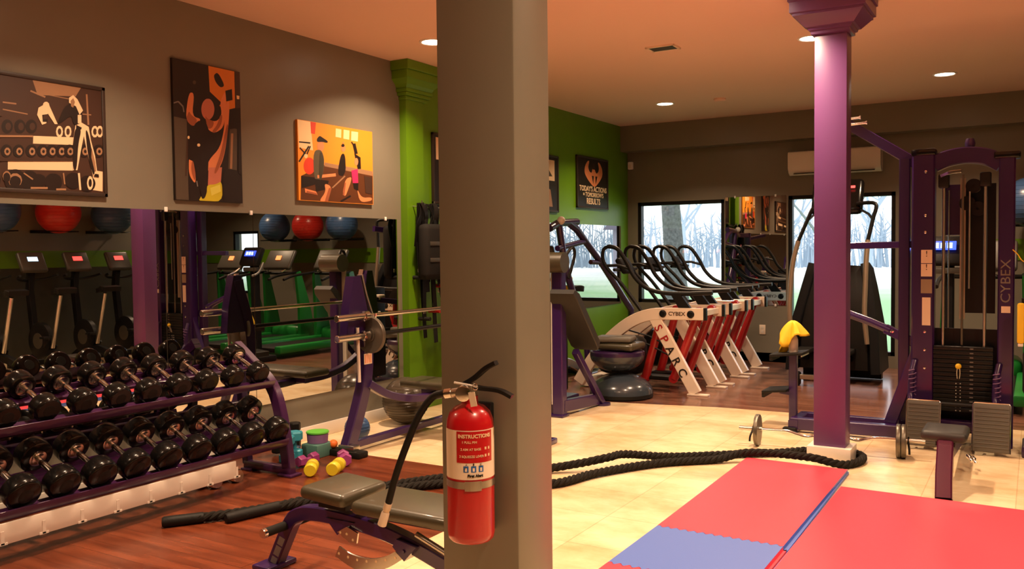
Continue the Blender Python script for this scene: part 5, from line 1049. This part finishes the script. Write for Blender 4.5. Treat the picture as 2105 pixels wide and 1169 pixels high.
MB(o).beam((1.33, 6.60, .54), (1.33, 7.12, .02), .055, .055).build('strut', 'purple', pr); MB(o).lathe([(.001, 0), (.075, 0), (.075, .018), (.03, .022), (.001, .022)], (1.33, 7.13, 0), seg=20).build('strut_foot', 'purple', pr)
MB(o).beam((1.27, 6.46, .09), (1.31, 7.10, .06), .06, .10).build('floor_rail', 'purple', pr);
MB(o).box((1.05, 6.75, .60), (.10, .34, .90), bev=.02).build('weight_shroud', 'black', pr); MB(o).beam((1.05, 6.50, .06), (1.05, 7.0, .06), .22, .10).build('shroud_base', 'purple_dark', pr)
af = thing('incline_frame', 'purple A-frame of slanted tubes along the green wall behind the press machine', 'exercise machine', (.55, 8.5, 0)); o = af.location
MB(o).tube([(0.55, 7.997, 1.685), (0.55, 8.183, 1.622), (0.55, 8.827, 1.231), (0.55, 9.597, .69), (0.55, 9.657, .02)], .038, 12).build('rear_tube', 'purple', af)
MB(o).tube(spl([(0.55, 7.797, 1.65), (0.55, 7.917, 1.27), (0.55, 8.117, .92), (0.55, 8.337, .72), (0.55, 8.457, .02)], 4), .036, 12).build('front_tube', 'purple', af)
MB(o).tube([(0.55, 7.597, 1.62), (0.55, 7.777, 1.675), (0.55, 8.197, 1.695)], .038, 12).build('top_tube', 'purple_dark', af); MB(o).sph((0.59, 7.767, 1.70), .042).build('ball_cap', 'off_white', af)
MB(o).tube([(0.55, 7.757, 1.42), (0.55, 8.417, 1.50)], .03, 10).build('cross_tube', 'purple', af); MB(o).tube([(0.55, 8.797, 1.26), (0.55, 8.517, 1.27)], .026, 10).build('side_peg', 'purple_dark', af)
MB(o).beam((0.55, 8.437, .04), (0.55, 9.677, .04), .07, .07).build('floor_rail', 'purple', af)
o = pr.location
# balance domes stacked on the floor behind the press machine
def dome(loc, R, label, m, up=1):
    t = thing('balance_trainer', label, 'balance trainer', loc, group='half dome balance trainers'); o = t.location; h = R*.62
    if up > 0: pr_ = [(R*math.cos(a), .045+h*math.sin(a)) for a in [k*PI/2/9 for k in range(10)]]; base = [(.001, 0), (R*.94, 0), (R*1.0, .012), (R*1.0, .045), (.001, .045)]
    else: pr_ = [(R*math.cos(a), h-h*math.sin(a)) for a in [k*PI/2/9 for k in range(9, -1, -1)]]; base = [(.001, h), (R, h), (R, h+.033), (R*.94, h+.045), (.001, h+.045)]
    MB(o).lathe(pr_, o, seg=40).build('dome', m, t); MB(o).lathe(base, o, seg=40).build('base', 'purple_dark' if up < 0 else 'black_rubber', t); return t
dome((1.30, 7.62, 0), .30, 'dark blue grey half dome balance trainer lying flat on the floor', 'bosu'); dome((1.25, 7.64, .235), .26, 'upturned half dome balance trainer on top of the flat one', 'bosu', -1)
t = thing('cushion_stack', 'olive brown cushion lying on the stacked balance trainers', 'cushion', (1.26, 7.64, .446)); o = t.location
MB(o).box((1.26, 7.64, .485), (.44, .34, .07), bev=.03, seg=3).build('cushion', 'pad_olive', t)
MB((1.24, 7.62, .524)).box((1.24, 7.62, .55), (.36, .28, .05), rz=.2, bev=.02, seg=3).build('folded_mat', 'tread_grey'); tag(COL.objects[-1], 'folded grey mat on top of the olive cushion by the press machine', 'mat')

# ------------------------------------------------------------------ exercise bikes and treadmills
def bike(m_body, screen):
    t = thing('exercise_bike', 'x', 'exercise bike', (0, 0, 0)); o = t.location
    MB(o).beam((-.50, -.26, .04), (-.50, .26, .04), .08, .07).build('rear_foot', 'black', t); MB(o).beam((.50, -.26, .04), (.50, .26, .04), .08, .07).build('front_foot', 'black', t)
    g = MB(o).path(spl([(-.50, 0, .05), (-.22, 0, .16), (.05, 0, .20), (.30, 0, .16), (.50, 0, .05)], 4), .07, .09, (0, 1, 0)); g.build('base_frame', m_body, t)
    MB(o).lathe([(.001, -.045), (.20, -.045), (.23, -.03), (.23, .03), (.20, .045), (.001, .045)], (.22, 0, .34), (0, 1, 0), 32).build('flywheel_cover', 'black', t); MB(o).lathe([(.05, -.049), (.10, -.049), (.10, .049), (.05, .049)], (.22, 0, .34), (0, 1, 0), 24).build('hub', 'steel', t)
    g = MB(o).tube([(-.02, 0, .26), (-.22, 0, .92)], .026, 12); g.build('seat_post', 'steel', t)
    g = MB(o).path(spl([(-.38, 0, .97), (-.28, 0, .985), (-.16, 0, .96), (-.06, 0, .945)], 4), [.24, .25, .25, .24, .22, .19, .16, .13, .11, .09, .075, .065, .05], .06, (0, 1, 0)); g.build('saddle', 'black_rubber', t)
    g = MB(o).path([(.36, 0, .42), (.44, 0, .98), (.40, 0, 1.22)], .07, .09, (0, 1, 0)); g.build('head_post', m_body, t)
    R = Matrix.Rotation(math.radians(28), 3, 'Y'); MB(o).box((.37, 0, 1.32), (.07, .34, .28), rot=R, bev=.03, seg=3).build('console', 'console_grey', t); MB(o).box(Vector((.37, 0, 1.32))+R@Vector((-.036, 0, .03)), (.006, .13, .06), rot=R).build('display', screen, t)
    g = MB(o).tube(spl([(.22, -.24, 1.16), (.32, -.22, 1.13), (.40, -.12, 1.10), (.42, 0, 1.10), (.40, .12, 1.10), (.32, .22, 1.13), (.22, .24, 1.16)], 4), .016, 10); g.build('handlebar', 'black', t)
    for s in (-1, 1): g = MB(o).beam((.02, s*.08, .28), (.02+s*.12, s*.09, .28-s*.12), .02, .03); g.box((.02+s*.12, s*.14, .28-s*.12), (.10, .09, .025), bev=.006); g.build('pedal', 'black', t)
    return t
b0 = bike('console_dark', 'led_red'); b0.location = (5.82, 6.90, 0); b0['label'] = 'exercise bike with red display in the middle of the mirrored row'
dup(b0, (5.82, 7.50, 0), label='exercise bike with red display nearest the reflected purple column')
b1 = bike('console_dark', 'screen_white'); b1.location = (5.82, 6.30, 0); b1['label'] = 'exercise bike with bright blue screen at the left of the mirrored row'
dup(b0, (5.82, 5.70, 0), label='exercise bike with red display at the left edge of the mirrored row')
b2 = bike('steel', 'led_orange'); b2.location = (.27, 8.30, 0); b2.rotation_euler = (0, 0, -PI/2); b2['label'] = 'silver exercise bike by the green wall mirror behind the cushions'
g = MB((0, 0, 0)).sph((.10, .19, 1.10), .03).sph((.02, .12, .99), .035).build('knob', 'yellow', b2)
cn = thing('console_stand', 'black machine console with a glowing blue display behind the cable machine', 'console', (4.05, 7.93, 0)); o = cn.location
R = Matrix.Rotation(math.radians(-25), 3, 'X'); MB(o).box((4.06, 7.96, 1.36), (.34, .08, .26), rot=R, bev=.03).build('console', 'black', cn); MB(o).box((4.03, 7.905, 1.405), (.19, .01, .075), rot=R, bev=.002).build('display', 'screen_blue', cn)
g = MB(o)
for k in range(3): g.box((3.98+k*.05, 7.897, 1.406), (.035, .004, .045), rot=R)
g.build('digits', 'screen_white', cn); MB(o).box((4.05, 7.93, 1.20), (.24, .06, .05), bev=.01).build('tray', 'console_grey', cn)
MB(o).beam((4.06, 8.02, .05), (4.06, 8.0, 1.28), .09, .09).build('mast', 'console_dark', cn); MB(o).box((4.06, 7.99, .04), (.46, .30, .08), bev=.02).build('base', 'black', cn)
for s in (-1, 1): MB(o).tube(spl([(4.06+s*.16, 8.0, 1.28), (4.06+s*.22, 7.86, 1.16), (4.06+s*.22, 7.75, 1.12)], 4), .015, 8).build('handle', 'steel', cn)
def treadmill(screen):
    t = thing('treadmill', 'x', 'treadmill', (0, 0, 0), group='treadmills facing the windows'); o = t.location     # front at +Y, console at y=0
    MB(o).box((0, -.62, .11), (.56, 1.55, .06), bev=.01).build('running_belt', 'black_rubber', t)
    for s in (-1, 1):
        MB(o).box((s*.34, -.62, .12), (.12, 1.62, .10), bev=.02).build('side_rail', 'treadmill_green', t)
        g = MB(o).path([(s*.36, .18, .10), (s*.36, .12, .6), (s*.34, .02, 1.12)], [.06, .06, .05], [.34, .22, .10], (1, 0, 0)); g.build('upright', 'treadmill_green', t)
        MB(o).tube(spl([(s*.34, .03, 1.12), (s*.36, -.15, 1.10), (s*.37, -.42, 1.07), (s*.37, -.60, 1.02)], 4), .020, 10).build('handrail', 'black', t)
        MB(o).tube([(s*.15, -.12, 1.12), (s*.24, -.02, 1.20)], .014, 8).build('chrome_grip', 'chrome', t)
    MB(o).box((0, .30, .17), (.66, .50, .26), bev=.09, seg=3).build('motor_hood', 'treadmill_green', t)
    R = Matrix.Rotation(math.radians(-30), 3, 'X'); MB(o).box((0, .0, 1.30), (.56, .07, .34), rot=R, bev=.05, seg=3).build('console', 'console_grey', t); MB(o).box((0, -.03, 1.335), (.10, .012, .07), rot=R).build('display', screen, t)
    MB(o).tube([(-.34, .0, 1.10), (0, -.10, 1.10), (.34, .0, 1.10)], .022, 10).build('cross_bar', 'black', t); return t
m0 = treadmill('led_orange'); m0.location = (4.25, 9.65, 0); m0['label'] = 'treadmill with a red lit console, next to the bare wall in the mirror'
dup(m0, (5.30, 9.65, 0), label='treadmill with an orange lit console, seen in the mirror above the barbell')
dup(m0, (6.35, 9.65, 0), label='treadmill partly hidden by the reflected cable machine')
# exercise balls on wall brackets, seen in the mirrors
def rack_ball(x, y, z, r, m, label, nrm):
    ball('exercise_ball', (x, y, z), r, m, label, 'exercise balls on wall brackets', 4); nv = Vector(nrm); sv = Vector((nv.y, -nv.x, 0)); c = Vector((x, y, z-r*.9))
    t = thing('ball_bracket', 'wire bracket under the '+label.split(' on ')[0], 'bracket', c+nv*r, group=None); o = t.location
    MB(o).tube([c+nv*(r+.005)-sv*.2, c-sv*.2-nv*.12, c+sv*.2-nv*.12, c+nv*(r+.005)+sv*.2], .008, 8).build('wire_arm', 'black', t); MB(o).box(c+nv*(r+.0), (.012 if nrm[0] else .46, .46 if nrm[0] else .012, .04)).build('wall_plate', 'black', t)
rack_ball(6.60, 6.10, 1.98, .28, 'blue_ball', 'blue exercise ball at the left edge on the right wall', (1, 0, 0)); rack_ball(6.60, 6.92, 1.98, .28, 'red_ball', 'red exercise ball left of the reflected purple column on the right wall', (1, 0, 0)); rack_ball(6.60, 7.72, 1.98, .28, 'blue_ball', 'dark blue exercise ball close to the reflected purple column on the right wall', (1, 0, 0))
rack_ball(6.08, 10.30, 1.84, .25, 'blue_ball', 'dark blue exercise ball left of the red ball on the back wall', (0, 1, 0)); rack_ball(5.34, 10.30, 1.84, .25, 'red_ball', 'red exercise ball above the treadmills on the back wall', (0, 1, 0)); rack_ball(4.62, 10.30, 1.84, .25, 'blue_ball', 'blue exercise ball right of the red ball on the back wall', (0, 1, 0))
